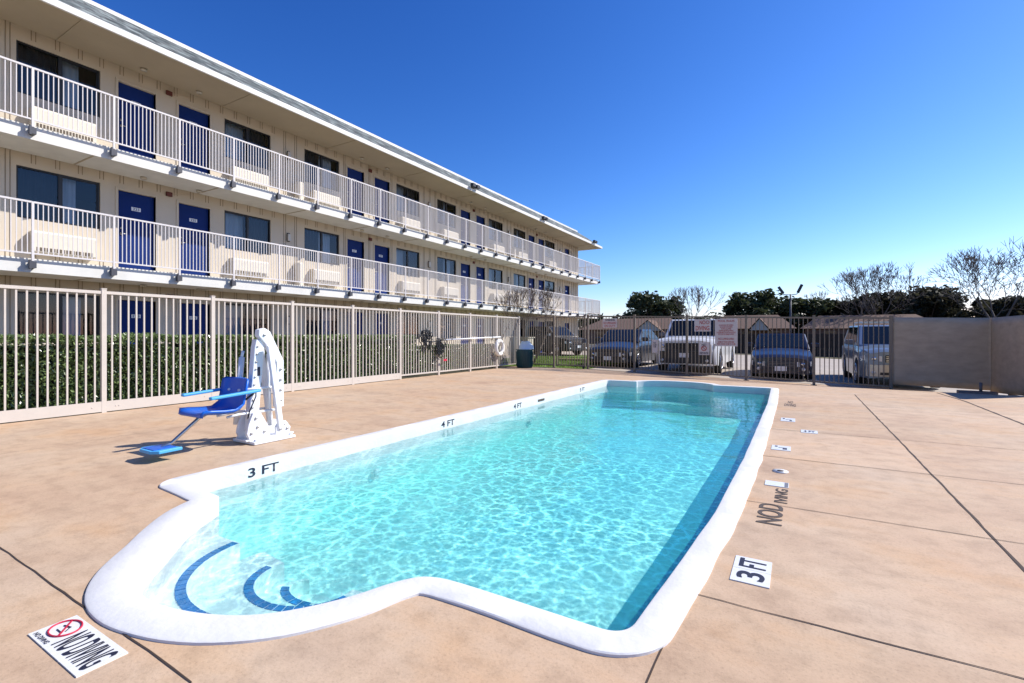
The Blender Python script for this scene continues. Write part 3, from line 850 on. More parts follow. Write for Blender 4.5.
# ------------------------------------------------------------------ pool lift
lift = thing('pool_lift', 'white mobility lift with blue seat standing beside the pool', 'pool lift', (-5.25, 3.35, 0))
LX = -5.25
mb = MB().box(LX-.22, LX+.19, 3.10, 3.60, .004, .035).box(LX-.11, LX+.10, 3.06, 3.64, .035, .055)
for (x, y) in ((LX-.18, 3.14), (LX+.15, 3.14), (LX-.18, 3.56), (LX+.15, 3.56)): mb.cyl((x, y, .042), (0,0,1), .022, .035, 10)
mb.build('base_plate', 'white_pl', lift, bevel=.006)
def plate_yz(mb, poly, x0, x1):
    n = len(poly)
    vs = [(x0, p[0], p[1]) for p in poly] + [(x1, p[0], p[1]) for p in poly]
    mb.add(vs, [tuple(range(n)), tuple(range(n, 2*n))[::-1]] + [(i, n+i, n+(i+1) % n, (i+1) % n) for i in range(n)])
mb = MB()
for xa in (LX-.12, LX+.065):
    mb = MB(); plate_yz(mb, [(3.10,.05),(3.33,.05),(3.35,.13),(3.30,.21),(3.23,.34),(3.14,.34),(3.09,.22),(3.07,.12)], xa, xa+.035); mb.build('hinge_bracket', 'white_pl', lift, bevel=.008)
    mb = MB(); plate_yz(mb, [(3.41,.05),(3.58,.05),(3.60,.12),(3.54,.20),(3.47,.21),(3.41,.15)], xa, xa+.035); mb.build('hinge_bracket', 'white_pl', lift, bevel=.008)
mb = MB()
plate_yz(mb, [(3.13,.14),(3.24,.14),(3.325,1.08),(3.29,1.15),(3.225,1.15),(3.205,1.06)], LX-.060, LX+.025)
mb.build('mast', 'white_pl', lift, bevel=.010)
mb = MB()
mb.bar((LX+.10, 3.47, .12), (LX+.10, 3.33, 1.08), .045, .06).bar((LX-.14, 3.50, .12), (LX-.12, 3.36, 1.08), .045, .06)
mb.build('rear_strut', 'white_pl', lift, bevel=.006)
mb = MB()
plate_yz(mb, [(3.24,1.26),(3.31,1.28),(3.375,1.24),(3.545,.90),(3.545,.36),(3.455,.36),(3.455,.88),(3.315,1.10),(3.235,1.19)], LX-.035, LX+.05)
mb.build('boom', 'white_pl', lift, bevel=.010)
MB().tube([(LX-.03, 3.42, .15), (LX-.03, 3.40, .98)], .022, 12).build('lift_rod', 'white_pl', lift)
MB().tube([(LX-.16, 3.10, .20), (LX-.15, 3.16, .95)], .030, 14).tube([(LX-.15, 3.155, .93), (LX-.15, 3.175, 1.02)], .016, 10).build('actuator', 'white_pl', lift)
for k in range(11):
    z = .22 + k*.085; y = 3.155 + (z-.14)*.088
    MB().cyl((LX+.029, y, z), (1,0,0), .011, .012, 8).build('bolt', 'metal', lift)
for (y, z) in ((3.12,.12),(3.19,.18),(3.27,.12),(3.17,.28),(3.46,.11),(3.55,.11),(3.50,.16),(3.50,.44),(3.50,.56),(3.50,.68),(3.50,.80),(3.30,1.20)):
    MB().cyl((LX+.104 if z < .35 else LX+.055, y, z), (1,0,0), .014, .016, 8).build('bolt', 'metal', lift)
mb = MB().box(LX+.026, LX+.029, 3.235, 3.265, .74, .84); mb.build('warning_label', 'ink', lift)
MB().tube([(LX-.05, 3.16, .22), (LX+.06, 3.12, .35), (LX+.07, 3.19, .52), (LX+.02, 3.22, .60)], .007, 6).build('cable', 'ink', lift)
mb = MB()
for x in (LX-.17, LX+.02):
    mb.tube([(x, 3.50, .335), (x, 3.02, .335), (x, 2.90, .32)], .014, 8); mb.tube([(x, 3.50, .60), (x, 3.02, .60)], .014, 8)
mb.build('seat_frame', 'white_pl', lift)
# seat shell : profile swept across X
seatc = LX-.045
prof = [(2.56,.385),(2.58,.410),(2.66,.406),(2.80,.393),(2.90,.393),(2.975,.413),(3.015,.475),(3.035,.58),(3.06,.715),(3.075,.735)]
mb = MB(); V = []; nW = 13
for s in (0, 1):
    for i in range(nW):
        u = -1 + 2*i/(nW-1)
        for k, (y, z) in enumerate(prof):
            lip = .035*abs(u)**4
            w = .235 - (.02 if k in (0,) else 0) - (.03 if k >= len(prof)-1 else 0)
            dy = -lip*1.3 if k >= 5 else 0; dz = lip if 0 < k < 6 else 0
            if s:
                tn = vec((0, prof[min(k+1, len(prof)-1)][0]-prof[max(k-1,0)][0], prof[min(k+1, len(prof)-1)][1]-prof[max(k-1,0)][1])).normalized()
                V.append((seatc+u*w, y+dy+tn.z*.026, z+dz-tn.y*.026))
            else: V.append((seatc+u*w, y+dy, z+dz))
m_ = len(prof); fs = []; o2 = nW*m_
for i in range(nW-1):
    for k in range(m_-1):
        a = i*m_+k; fs.append((a, a+1, a+m_+1, a+m_)); fs.append((o2+a, o2+a+m_, o2+a+m_+1, o2+a+1))
for i in range(nW-1):
    a = i*m_; fs.append((a, a+m_, o2+a+m_, o2+a)); a = i*m_+m_-1; fs.append((a, o2+a, o2+a+m_, a+m_))
for k in range(m_-1):
    fs.append((k, o2+k, o2+k+1, k+1)); a = (nW-1)*m_+k; fs.append((a, a+1, o2+a+1, o2+a))
mb.add(V, fs, True); mb.build('seat', 'blue_seat', lift)
for x in (seatc-.27, seatc+.27):
    a = MB().bar((x, 3.14, .60), (x, 2.62, .565), .058, .030).build('armrest', 'blue_pad', lift, bevel=.010)
    MB().tube([(x, 3.08, .59), (seatc + (x-seatc)*.7, 3.10, .55), (seatc+(x-seatc)*.6, 3.04, .50)], .012, 8).build('armrest_bracket', 'dark', a)
mb = MB().tube([(seatc, 2.72, .375), (seatc, 2.65, .345), (seatc, 2.40, .14), (seatc, 2.32, .12)], .017, 10)
mb.build('footrest_arm', 'metal', lift)
mb = MB()
V0 = [(seatc-.15, 2.43), (seatc-.17, 2.22), (seatc-.10, 2.17), (seatc+.10, 2.17), (seatc+.17, 2.22), (seatc+.15, 2.43), (seatc+.05, 2.40), (seatc-.05, 2.40)]
mb.prism(V0, .085, .115); mb.build('footrest', 'blue_pad', lift, bevel=.006)
MB().box(seatc-.11, seatc+.11, 2.20, 2.39, .116, .122).build('footrest_tread', 'blue_seat', lift)

# ------------------------------------------------------------------ rescue equipment
t = thing('rescue_pole', 'long white rescue pole lying level on brackets along the left fence', 'rescue pole', (-9.15, 13, 1.1))
MB().tube([(-9.17, 11.5, 1.05), (-9.17, 14.75, 1.13)], .024, 10).build('shaft', 'white_pl', t)
for y in (11.9, 14.2): MB().tube([(-9.23, y, 1.16), (-9.15, y, 1.16), (-9.13, y, 1.10), (-9.15, y, 1.04), (-9.23, y, 1.04)], .010, 6).build('bracket', 'bracket', t)
MB().tube([(-9.17, 11.5, 1.05), (-9.17, 11.0, 1.0), (-9.17, 10.6, 1.04)], .016, 8).build('tip', 'dark', t)
def net(name, label, y0, z0, s, seed):
    rr = random.Random(seed); t = thing(name, label, 'net', (-9.14, y0, z0), 'dark pool nets hanging on the left fence')
    mb = MB()
    for k in range(9):
        pts = []
        yy = y0 + rr.uniform(-.15, .15)*s; zz = z0 + rr.uniform(-.1, .1)*s
        for i in range(14):
            a = i/13*2*pi; pts.append((-9.15+rr.uniform(-.05,.05), yy + (.12+.1*rr.random())*s*cos(a), zz - .08*s + (.16+.14*rr.random())*s*sin(a)))
        mb.tube(pts, .012, 5, closed=True)
    mb.build('cord', 'rope', t)
    mb = MB()
    for k in range(5):
        y = y0 + rr.uniform(-.2,.2)*s; mb.tube([(-9.15, y, z0), (-9.13, y+rr.uniform(-.05,.05), z0-.3*s), (-9.15, y+rr.uniform(-.1,.1), z0-.62*s*rr.uniform(.6,1))], .013, 5)
    mb.build('strap', 'rope', t)
    return t
net('leaf_net', 'tangled black net hung high at the near end of the rescue pole', 10.7, 1.2, .85, 3)
n2 = net('leaf_net', 'black straps with a red tag hanging below the rescue pole', 11.35, .92, .75, 5)
MB().box(-9.13, -9.11, 11.45, 11.6, .42, .48).build('tag', 'red', n2)
t = thing('life_ring', 'white ring buoy hanging on the left fence near the teal bin', 'life ring', (-9.16, 14.6, .75))
ry = 14.62
pts = [(-9.13, ry + .22*cos(a*pi/16), .75 + .24*sin(a*pi/16)) for a in range(32)]
MB().tube(pts, .070, 12, closed=True).build('ring', 'ringw', t)
mb = MB()
for k in range(4):
    a = pi/4 + k*pi/2; mb.tube([(-9.13 + .074*cos(b*pi/4), ry + (.22+.0*cos(b))*cos(a) , .75 + .24*sin(a) + .074*sin(b*pi/4)) for b in range(8)], .008, 5, closed=True)
mb.build('grab_line', 'rope', t)
# bin
bx, by = -8.62, 15.55
t = thing('waste_bin', 'teal round litter bin with open bag at the far left deck corner', 'bin', (bx, by, 0))
mb = MB(); n = 28
for k, (r, z) in enumerate(((.24, 0), (.285, .02), (.30, .62), (.30, .66))):
    mb.v += [(bx + r*cos(i*2*pi/n), by + r*sin(i*2*pi/n), z) for i in range(n)]
for k in range(3):
    for i in range(n): mb.f.append((k*n+i, k*n+(i+1)%n, (k+1)*n+(i+1)%n, (k+1)*n+i)); mb.sm.append(True)
mb.f.append(tuple(range(n))[::-1]); mb.sm.append(False)
for i in range(n):
    a = i*2*pi/n; mb.bar((bx+.292*cos(a), by+.292*sin(a), .06), (bx+.303*cos(a), by+.303*sin(a), .60), .018, .012)
mb.build('barrel', 'teal', t)
mb = MB(); mb.tube([(bx+.30*cos(a*pi/14), by+.30*sin(a*pi/14), .66) for a in range(28)], .018, 8, closed=True).build('rim', 'teal', t)
bm_ = MB(); V = []
for k in range(5):
    for i in range(20):
        a = i*pi/10; r = (.29, .27, .20, .15, .17)[k]*(1+.12*sin(3*a+k)); V.append((bx+.05+r*cos(a), by+r*sin(a)*.8, .66+(0,.10,.20,.27,.31)[k]+.03*sin(2*a+1)))
fs = [(k*20+i, k*20+(i+1)%20, (k+1)*20+(i+1)%20, (k+1)*20+i) for k in range(4) for i in range(20)] + [tuple(80+i for i in range(20))]
bm_.add(V, fs, True).build('bag', 'bag', t)
t = thing('equipment_box', 'pale beige utility box beyond the fence corner behind the teal bin', 'utility box', (-9.95, 17.6, 0))
MB().box(-10.35, -9.45, 17.35, 17.85, 0, 1.08).build('cabinet', 'beige_box', t, bevel=.02)
MB().box(-10.38, -9.42, 17.32, 17.88, 1.082, 1.12).build('lid', 'beige_box', t)
MB().box(-9.448, -9.438, 17.45, 17.75, .25, .9).box(-10.2, -9.6, 17.338, 17.348, .2, .95).build('door', 'beige_box', t, bevel=.003)

# ------------------------------------------------------------------ motel building
BX, WX = -13.18, -14.39            # balcony face, wall face
YA, YE = -7.2, 34.3                # wall extent
F = [0.03, 2.74, 5.42]             # storey floors
CEIL = [2.46, 5.14, 7.84]
PER = 7.03
bld = thing('motel_building', 'long three storey cream motel with blue doors and two railed walkways', 'building', (-14.4, 14, 0))
mods = [3.54 + PER*k for k in range(-1, 5)]
openings = []       # (kind, y0, y1, flip)
for k, y0 in enumerate(mods):
    if k < 5:
        openings += [('win', y0, y0+1.45, 0), ('door', y0+1.80, y0+2.61, 0), ('door', y0+3.15, y0+3.96, 1), ('win', y0+4.37, y0+5.81, 1)]
openings[-1] = ('win', 28.75, 30.25, 1)
openings.append(('door', 31.9, 32.7, 2))
TH = .18
# wall of each storey, built round its openings
for s in range(3):
    fz, cz = F[s], CEIL[s]
    mb = MB(); y = YA
    for kind, a, b, fl in openings:
        mb.box(WX-TH, WX, y, a, fz, cz)
        if kind == 'win': mb.box(WX-TH, WX, a, b, fz, fz+.99); mb.box(WX-TH, WX, a, b, fz+2.11, cz)
        else: mb.box(WX-TH, WX, a, b, fz+2.05, cz)
        y = b
    mb.box(WX-TH, WX, y, YE, fz, cz)
    nw_ = len(mb.f)
    yb = YA + .17
    k = 0
    while yb < YE:
        blocked = any(a-.09 < yb < b+.09 for kd, a, b, fl in openings)
        zt, zb = cz-.002, fz
        if blocked: zb = fz + 2.2
        for dy in (-.036, .036): mb.box(WX+.001, WX+.009, yb+dy-.006, yb+dy+.006, zb, zt)
        if blocked and any(kd == 'win' and a-.09 < yb < b+.09 for kd, a, b, fl in openings):
            for dy in (-.036, .036): mb.box(WX+.001, WX+.009, yb+dy-.006, yb+dy+.006, fz, fz+.22)
        yb += .4015
    wall_ = mb.build('wall', 'wall', bld); wall_.data.materials.append(M['jointline'])
    for p_ in wall_.data.polygons[nw_:]: p_.material_index = 1
MB().box(WX-9.5, WX-TH-.002, YE-.2, YE, 0, CEIL[2]).box(WX-9.7, WX-9.5, YA, YE, 0, CEIL[2]).box(WX-9.5, WX-TH-.002, YA, YA+.2, 0, CEIL[2]).build('wall', 'wall', bld)
MB().box(WX-TH, WX+.02, YE-.001, YE+.05, F[0], CEIL[2]).build('corner_board', 'trimw', bld)
MB().box(WX-4.2, WX-4.0, YA+.3, YE-.3, 0, 7.8).build('interior_wall', 'interior', bld)
for z in (F[1], F[2]): MB().box(WX-9.4, WX-TH-.004, YA+.25, YE-.25, z-.2, z-.02).build('floor_slab', 'interior', bld)
MB().box(WX-9.4, WX-TH-.004, YA+.25, YE-.25, 7.86, 7.95).build('ceiling', 'interior', bld)
# partitions between rooms keep each window dark
mb = MB()
for k in range(-2, 10):
    y = 3.54 + PER*k/2 + 2.88
    if YA+.4 < y < YE-.4: mb.box(WX-4.0, WX-TH-.004, y-.05, y+.05, 0.04, 7.8)
mb.build('partition', 'interior', bld)
MB().box(WX-.3, -13.0, YA, YE+.3, -.05, .035).build('ground_walkway', 'lot', bld)

def door(a, b, fz, num):
    c = (a+b)/2
    d = MB().box(WX-.11, WX-.07, a+.012, b-.012, fz+.01, fz+2.04).build('door', 'blue_door', bld)
    mb = MB().box(WX-.10, WX+.022, a-.055, a, fz, fz+2.10).box(WX-.10, WX+.022, b, b+.055, fz, fz+2.10).box(WX-.10, WX+.020, a, b, fz+2.041, fz+2.10)
    mb.build('frame', 'wall', d)
    MB().tube([(WX-.07, a+.09, fz+.98), (WX-.035, a+.09, fz+.98), (WX-.030, a+.19, fz+.98)], .011, 7).cyl((WX-.066, a+.09, fz+1.12), (1,0,0), .028, .012, 12).cyl((WX-.066, a+.09, fz+.98), (1,0,0), .03, .010, 12).build('handle', 'metal', d)
    MB().box(WX-.069, WX-.064, c-.10, c+.10, fz+1.60, fz+1.69).build('number_plate', 'plate', d)
    if num: text_obj('room_number', num, 'ink', d, (WX-.064, c, fz+1.645), (0,1,0), (0,0,1), .062, .14, .002)
def window(a, b, fz, fl):
    z0, z1 = fz+.99, fz+2.11; m = (a+b)/2; x0, x1 = WX-.10, WX-.035
    fr = MB()
    fr.box(x0, x1, a, a+.035, z0, z1).box(x0, x1, b-.035, b, z0, z1).box(x0, x1, a+.035, b-.035, z0, z0+.035).box(x0, x1, a+.035, b-.035, z1-.035, z1)
    fr.box(x0+.006, x1-.004, m-.028, m+.028, z0+.035, z1-.035)
    # inner sash round the sliding half
    s0, s1 = (m+.028, b-.035) if not fl else (a+.035, m-.028)
    fr.box(x0+.01, x1-.02, s0, s0+.022, z0+.035, z1-.035).box(x0+.01, x1-.02, s1-.022, s1, z0+.035, z1-.035).box(x0+.01, x1-.02, s0+.022, s1-.022, z1-.06, z1-.035)
    w = fr.build('window', 'black_frame', bld)
    for (p, q) in ((a+.036, m-.029), (m+.029, b-.036)):
        MB().quad((x0+.03, p, z0+.036), (x0+.03, q, z0+.036), (x0+.03, q, z1-.036), (x0+.03, p, z1-.036)).build('pane', 'pane', w)
    halves = [('curtain_dark', a+.01, m), ('curtain_light', m+.03, b-.10 - .34*random.random())]
    if fl: halves = [('curtain_light', a+.30*random.random(), m-.02), ('curtain_dark', m, b-.01)]
    for mt, p, q in halves:
        n = int((q-p)/.022); V = []; ph = random.random()*9
        for i in range(n+1):
            y = p + (q-p)*i/n; dx = .022*sin(y*52+ph) + .010*sin(y*131+ph)
            V += [(WX-.27+dx, y, z0-.05), (WX-.27+dx*.6, y, z1+.05)]
        MB().add(V, [(2*i, 2*i+2, 2*i+3, 2*i+1) for i in range(n)], True).build('curtain', mt, w)
def ac(c, fz):
    a, b = c-.545, c+.545; z0, z1 = fz+.25, fz+.72
    x1 = WX+.26
    prof = [(WX+.002, z0), (x1-.02, z0), (x1, z0+.02), (x1, z0+.10), (x1, z1-.05), (x1-.035, z1), (WX+.002, z1)]
    mb = MB(); n = len(prof)
    vs = [(x, a, z) for x, z in prof] + [(x, b, z) for x, z in prof]
    mb.add(vs, [tuple(range(n)), tuple(range(n, 2*n))[::-1]] + [(i, n+i, n+(i+1)%n, (i+1)%n) for i in range(n)])
    u = mb.build('air_conditioner', 'ac', bld, bevel=.008)
    g = MB()
    for i in range(18):
        y = a+.05 + i*(b-a-.1)/18; g.box(x1-.004, x1+.004, y, y+.036, z0+.03, z0+.11)
    g.build('grille', 'acdark', u)
NUM = {0: ('123', '125'), 1: ('223', '225'), 2: ('323', '325')}
for s in range(3):
    cnt = 0
    for kind, a, b, fl in openings:
        if kind == 'door':
            base = {0: 1, 1: 2, 2: 3}[s]*100 + 19 + cnt*2
            door(a, b, F[s], str(base) if a < 22 else None); cnt += 1
        else:
            window(a, b, F[s], fl); ac((a+b)/2 + (.02 if not fl else -.05), F[s])
# walkways, railings, posts and brackets
BY0, BY1 = -7.2, 35.8
for s in (1, 2):
    z1, z0 = F[s]+.005, CEIL[s-1]
    BX = -13.285
    wk = MB().box(WX+.002, BX, BY0, BY1, z0, z1-.03).box(WX+.002, BX-.02, BY0, BY1-.02, z1-.028, z1).build('walkway', 'slab', bld)
    MB().box(WX-3, WX+.001, YE+.002, BY1, z0, z1).build('end_landing', 'slab', wk)
    # soffit seams
    mb = MB(); y = BY0+1
    while y < BY1: mb.box(WX+.02, BX-.02, y, y+.03, z0-.012, z0-.001); y += 2.67
    mb.build('soffit_seam', 'soffit', wk)
    xr = -13.165
    ys = [3.476 + 1.335*k for k in range(-8, 25)]
    ys = [y for y in ys if y < BY1-.3] + [BY1-.03]
    for y in ys:
        MB().box(xr-.019, xr+.019, y-.019, y+.019, F[s]-.06, F[s]+1.13).build('post', 'rail', wk)
        br = MB().box(xr-.03, xr+.03, y-.055, y-.022, F[s]-.22, F[s]-.035).box(BX+.001, xr+.03, y-.022, y+.05, F[s]-.20, F[s]-.07)
        br.build('bracket', 'bracket', wk)
    for a, b in zip(ys, ys[1:]):
        n = max(3, round((b-a)/.0785)); mb = MB()
        for i in range(1, n):
            y = a + (b-a)*i/n; mb.box(xr-.0075, xr+.0075, y-.0075, y+.0075, F[s]+.09, F[s]+1.11)
        mb.box(xr-.016, xr+.016, a+.019, b-.019, F[s]+1.10, F[s]+1.135)
        mb.box(xr-.013, xr+.013, a+.019, b-.019, F[s]+.075, F[s]+.105)
        mb.build('railing_panel', 'rail', wk)
    # railing round the end
    ex = [xr - 1.3*i for i in range(4)]; yk = BY1-.03
    for a, b in zip(ex, ex[1:]):
        mb = MB()
        for i in range(1, 17):
            x = a + (b-a)*i/17; mb.box(x-.0075, x+.0075, yk-.0075, yk+.0075, F[s]+.09, F[s]+1.11)
        mb.box(b+.019, a-.019, yk-.016, yk+.016, F[s]+1.10, F[s]+1.135).box(b+.019, a-.019, yk-.013, yk+.013, F[s]+.075, F[s]+.105)
        mb.build('railing_panel', 'rail', wk)
        MB().box(b-.019, b+.019, yk-.019, yk+.019, F[s]-.04, F[s]+1.13).build('post', 'rail', wk)
# roof: eave soffit, gutter, shingle slope, cap
EX, EY = -12.82, 35.4
roof = MB().box(WX-9.9, EX-.06, YA-.6, EY-.05, 7.842, 7.87).build('roof', 'soffit', bld)
MB().box(EX-.055, EX, YA-.6, EY, 7.795, 7.94).box(WX-9.9, EX-.056, EY-.05, EY, 7.795, 7.94).build('gutter', 'trimw', roof, bevel=.008)
RX, RZ, RYE = -14.3, 8.98, 33.95
mb = MB()
ea = (EX-.03, YA-.6, 7.935); eb = (EX-.03, EY-.03, 7.935); ta = (RX, YA-.6, RZ); tb = (RX, RYE, RZ); tc_ = (WX-8, RYE, RZ); ec = (WX-9.9, EY-.03, 7.935); td = (WX-8, YA-.6, RZ); ed = (WX-9.9, YA-.6, 7.935)
mb.add([ea, eb, tb, ta], [(0,1,2,3)]); mb.add([eb, ec, tc_, tb], [(0,1,2,3)]); mb.add([ec, ed, td, tc_], [(0,1,2,3)]); mb.add([ea, ta, td, ed], [(0,1,2,3)])
mb.add([ta, tb, tc_, td], [(0,1,2,3)])
mb.build('shingle_slope', 'shingle', roof)
MB().box(RX-.10, RX+.03, YA-.6, RYE+.03, RZ-.02, RZ+.075).box(WX-8, RX-.10, RYE-.1, RYE+.03, RZ-.02, RZ+.075).build('ridge_cap', 'trimw', roof)
mb = MB(); y = YA+.4
while y < EY: mb.box(WX+.012, EX-.07, y, y+.035, 7.828, 7.841); y += 3.66
mb.box(EX-.12, EX-.075, YA-.5, EY-.1, 7.826, 7.841)
mb.build('soffit_batten', 'soffit', roof)
# small fittings
for s in range(3):
    for k in range(5):
        y0 = 3.54 + PER*(k-1)
        lp = MB().box(WX+.002, WX+.05, y0+6.37, y0+6.45, F[s]+1.52, F[s]+1.80).build('wall_lamp', 'dark', bld)
        MB().box(WX+.05, WX+.10, y0+6.36, y0+6.46, F[s]+1.54, F[s]+1.76).build('lamp_shade', 'lampglass', lp)
        b_ = MB().box(WX+.011, WX+.06, y0+2.84, y0+2.98, F[s]+2.14, F[s]+2.25).build('alarm_sounder', 'bell', bld)
        MB().tube([(WX+.02, y0+2.98, F[s]+2.22), (WX+.02, y0+3.4, F[s]+2.30)], .008, 5).build('conduit', 'wall', b_)
        for yy in (y0+2.2, y0+3.5):
            c_ = MB().cyl((WX+.35, yy, CEIL[s]-.03), (0,0,1), .07, .045, 14).build('ceiling_light', 'lampglass', bld)
    for k in (1, 3):
        y0 = 3.54 + PER*(k-1)
        MB().box(WX+.002, WX+.30, y0+6.62, y0+6.80, F[s]+.02, F[s]+.86).build('utility_cover', 'ac', bld, bevel=.05)
for y in (18.2, 25.3, 33.5):
    fl = MB().box(EX-.02, EX+.06, y-.10, y+.10, 7.93, 8.02).build('floodlight', 'bracket', bld)
    for d in (-.22, .12):
        mb = MB().box(EX+.04, EX+.20, y+d, y+d+.22, 7.94, 8.10)
        mb.build('lamp_head', 'dark', fl, bevel=.01)

# ------------------------------------------------------------------ foliage
def leaves(mb, centres, n, size, rr, squash=1.0, flat=.0):
    """centres: list of (point, radius)"""
    for i in range(n):
        c, r = centres[int(rr.random()*len(centres))]
        d = vec((rr.gauss(0,1), rr.gauss(0,1), rr.gauss(0,1)*squash)); d.normalize()
        p = vec(c) + d*r*(.45+.65*rr.random()**.6)
        s = size*(.6+.8*rr.random())
        a = vec((rr.gauss(0,1), rr.gauss(0,1), rr.gauss(0,.6))).normalized(); b = a.orthogonal().normalized()
        b = (Matrix.Rotation(rr.random()*6.28, 3, a) @ b)
        mb.add([p-a*s, p+b*s*.5, p+a*s, p-b*s*.5], [(0,1,2,3)])
def hedge(name, label, x0, x1, y0, y1, h, n, seed, size=.032):
    rr = random.Random(seed)
    t = thing(name, label, 'hedge', ((x0+x1)/2, (y0+y1)/2, 0))
    core = MB()
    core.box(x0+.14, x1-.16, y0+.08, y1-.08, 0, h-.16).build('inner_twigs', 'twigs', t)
    mb = MB()
    for i in range(n):
        f = rr.random(); y = rr.uniform(y0, y1)
        bulge = .11*noise.noise(vec((y*1.3, seed, 0))) + .05*noise.noise(vec((y*4, seed, 3)))
        if f < .62: p = vec((x1 + bulge - abs(rr.gauss(0,.06)), y, rr.uniform(.02, h)))
        elif f < .93: p = vec((rr.uniform(x0, x1), y, h + bulge*.5 - abs(rr.gauss(0,.05))))
        else: p = vec((x0 - bulge + abs(rr.gauss(0,.05)), y, rr.uniform(.05, h)))
        s = size*(.6+.8*rr.random())
        a = vec((rr.gauss(0,1), rr.gauss(0,1), rr.gauss(0,1))).normalized(); b = Matrix.Rotation(rr.random()*6.28, 3, a) @ a.orthogonal().normalized()
        q = a.cross(b)*s*.18
        mb.add([p-a*s, p+b*s*.45+q, p+a*s, p-b*s*.45+q], [(0,1,2,3)])
    mb.build('foliage', 'hedge', t)
    return t
hedge('clipped_hedge', 'clipped dark glossy hedge running behind the left fence', -10.95, -9.95, -4.6, 11.2, 1.19, 80000, 4, .034)
hedge('clipped_hedge', 'lower looser hedge continuing behind the far part of the left fence', -10.8, -10.1, 11.5, 15.6, .85, 12000, 9)
for i, (x, y, h, lb) in enumerate(((-9.75, 14.0, .62, 'small loose shrub behind the rescue pole'), (-9.8, 15.6, .5, 'dark little shrub at the corner of the left fence'))):
    t = thing('shrub', lb, 'shrub', (x, y, 0)); rr = random.Random(i+40)
    mb = MB()
    for k in range(7): mb.tube([(x, y, 0), (x+rr.uniform(-.2,.2), y+rr.uniform(-.25,.25), h*.8)], .008, 5)
    mb.build('stem', 'bark', t)
    mb = MB(); leaves(mb, [((x+rr.uniform(-.15,.15), y+rr.uniform(-.25,.25), h*rr.uniform(.4,.8)), .2) for _ in range(6)], 900, .03, rr); mb.build('foliage', 'bush', t)

def branches(mb, rr, p, d, L, r, depth, tips, spread=.55, up=.12, gnarl=.18, minr=.006, kids_=(2,3)):
    seg = 3; pts = [vec(p)]; rs = [r]; q = vec(p); dd = vec(d)
    for i in range(seg):
        dd = (dd + vec((rr.gauss(0,gnarl), rr.gauss(0,gnarl), rr.gauss(0,gnarl)+up*.5))).normalized()
        q = q + dd*(L/seg); pts.append(q.copy()); rs.append(r*(1-.38*(i+1)/seg))
    mb.tube(pts, rs, 6 if depth > 3 else (4 if depth > 1 else 3), cap=False)
    if depth == 0: tips.append((q.copy(), dd.copy())); return
    k = rr.randint(*kids_)
    for i in range(k):
        ax = dd.orthogonal().normalized(); ax = Matrix.Rotation(2*pi*(i+rr.random()*.6)/k, 3, dd) @ ax
        nd = (dd + ax*spread*(.6+.8*rr.random()) + vec((0,0,up))).normalized()
        branches(mb, rr, q, nd, L*rr.uniform(.66,.86), max(minr, rs[-1]*rr.uniform(.6,.8)), depth-1, tips, spread, up, gnarl, minr, kids_)
        if depth > 1 and rr.random() < .35:
            m = pts[2]; branches(mb, rr, m, (dd*.5 + ax*.9).normalized(), L*.5, max(minr, rs[2]*.45), max(0, depth-2), tips, spread, up, gnarl, minr, kids_)
def bare_tree(name, label, x, y, h, seed, z=0, depth=6, trunk=.22, spread=.5, r=.2, minr=.02, stems=1, lean=(0,0), up=.12, mat='barkgrey'):
    rr = random.Random(seed); t = thing(name, label, 'tree', (x, y, z), None)
    tr = MB(); tips = []
    crown = MB()
    for s in range(stems):
        a = 2*pi*s/stems + rr.random(); off = 0 if stems == 1 else .12
        d = vec((cos(a)*(.42 if stems > 1 else 0)+lean[0], sin(a)*(.42 if stems > 1 else 0)+lean[1], 1)).normalized()
        p0 = vec((x+cos(a)*off, y+sin(a)*off, z)); p1 = p0 + d*h*trunk
        tr.tube([p0, p0.lerp(p1,.5)+vec((rr.uniform(-.03,.03)*h*.2,0,0)), p1], [r, r*.85, r*.75], 8)
        k = 3 if stems == 1 else 2
        for i in range(k):
            ax = d.orthogonal().normalized(); ax = Matrix.Rotation(2*pi*(i+rr.random()*.4)/k, 3, d) @ ax
            branches(crown, rr, p1, (d + ax*spread).normalized(), h*(1-trunk)*.33, r*.5, depth-1, tips, spread, up, .09, minr)
    # scale the crown so that its top reaches h
    top = max(v[2] for v in crown.v) - z; f = (h - h*trunk)/max(.1, top - h*trunk)
    crown.v = [(v[0] if stems == 1 else v[0], v[1], z + h*trunk + (v[2]-z-h*trunk)*f) for v in crown.v]
    tr.build('trunk', mat, t); crown.build('crown', mat, t)
    return t
def leafy_tree(name, label, x, y, h, w, seed, z=-.3, mat='oak', n=5200, size=.30, low=.05, blobs=46):
    rr = random.Random(seed); t = thing(name, label, 'tree', (x, y, z), 'evergreen trees beyond the parking lot')
    mb = MB(); c = []
    mb.tube([(x, y, z), (x+.1, y, z+h*.22), (x, y+.1, z+h*.42)], [.32, .25, .2], 8)
    for i in range(blobs):
        a = rr.random()*2*pi; rad = w*.64*sqrt(rr.random()); zz = h*(low + (1-low)*rr.random())
        lim = sqrt(max(0.05, 1 - ((zz/h - .45)/.62)**2)); rad *= lim
        q = vec((x+rad*cos(a), y+rad*sin(a), z+min(zz, h*.93))); rb = h*rr.uniform(.10,.19)
        c.append((q, rb)); c.append((q*.5 + vec((x, y, q.z))*.5, rb)); c.append((q + vec((rr.uniform(-1,1), rr.uniform(-1,1), rr.uniform(-.3,.6)))*rb, rb*.55)); mb.tube([(x, y, z+h*.3), vec((x, y, z+h*.3)).lerp(q, .5)+vec((0,0,.15)), q], [.12, .08, .03], 5)
    mb.build('trunk', 'bark', t)
    lf = MB(); leaves(lf, c, int(n*2.3), size, rr, .8); lf.build('crown', mat, t)
    return t
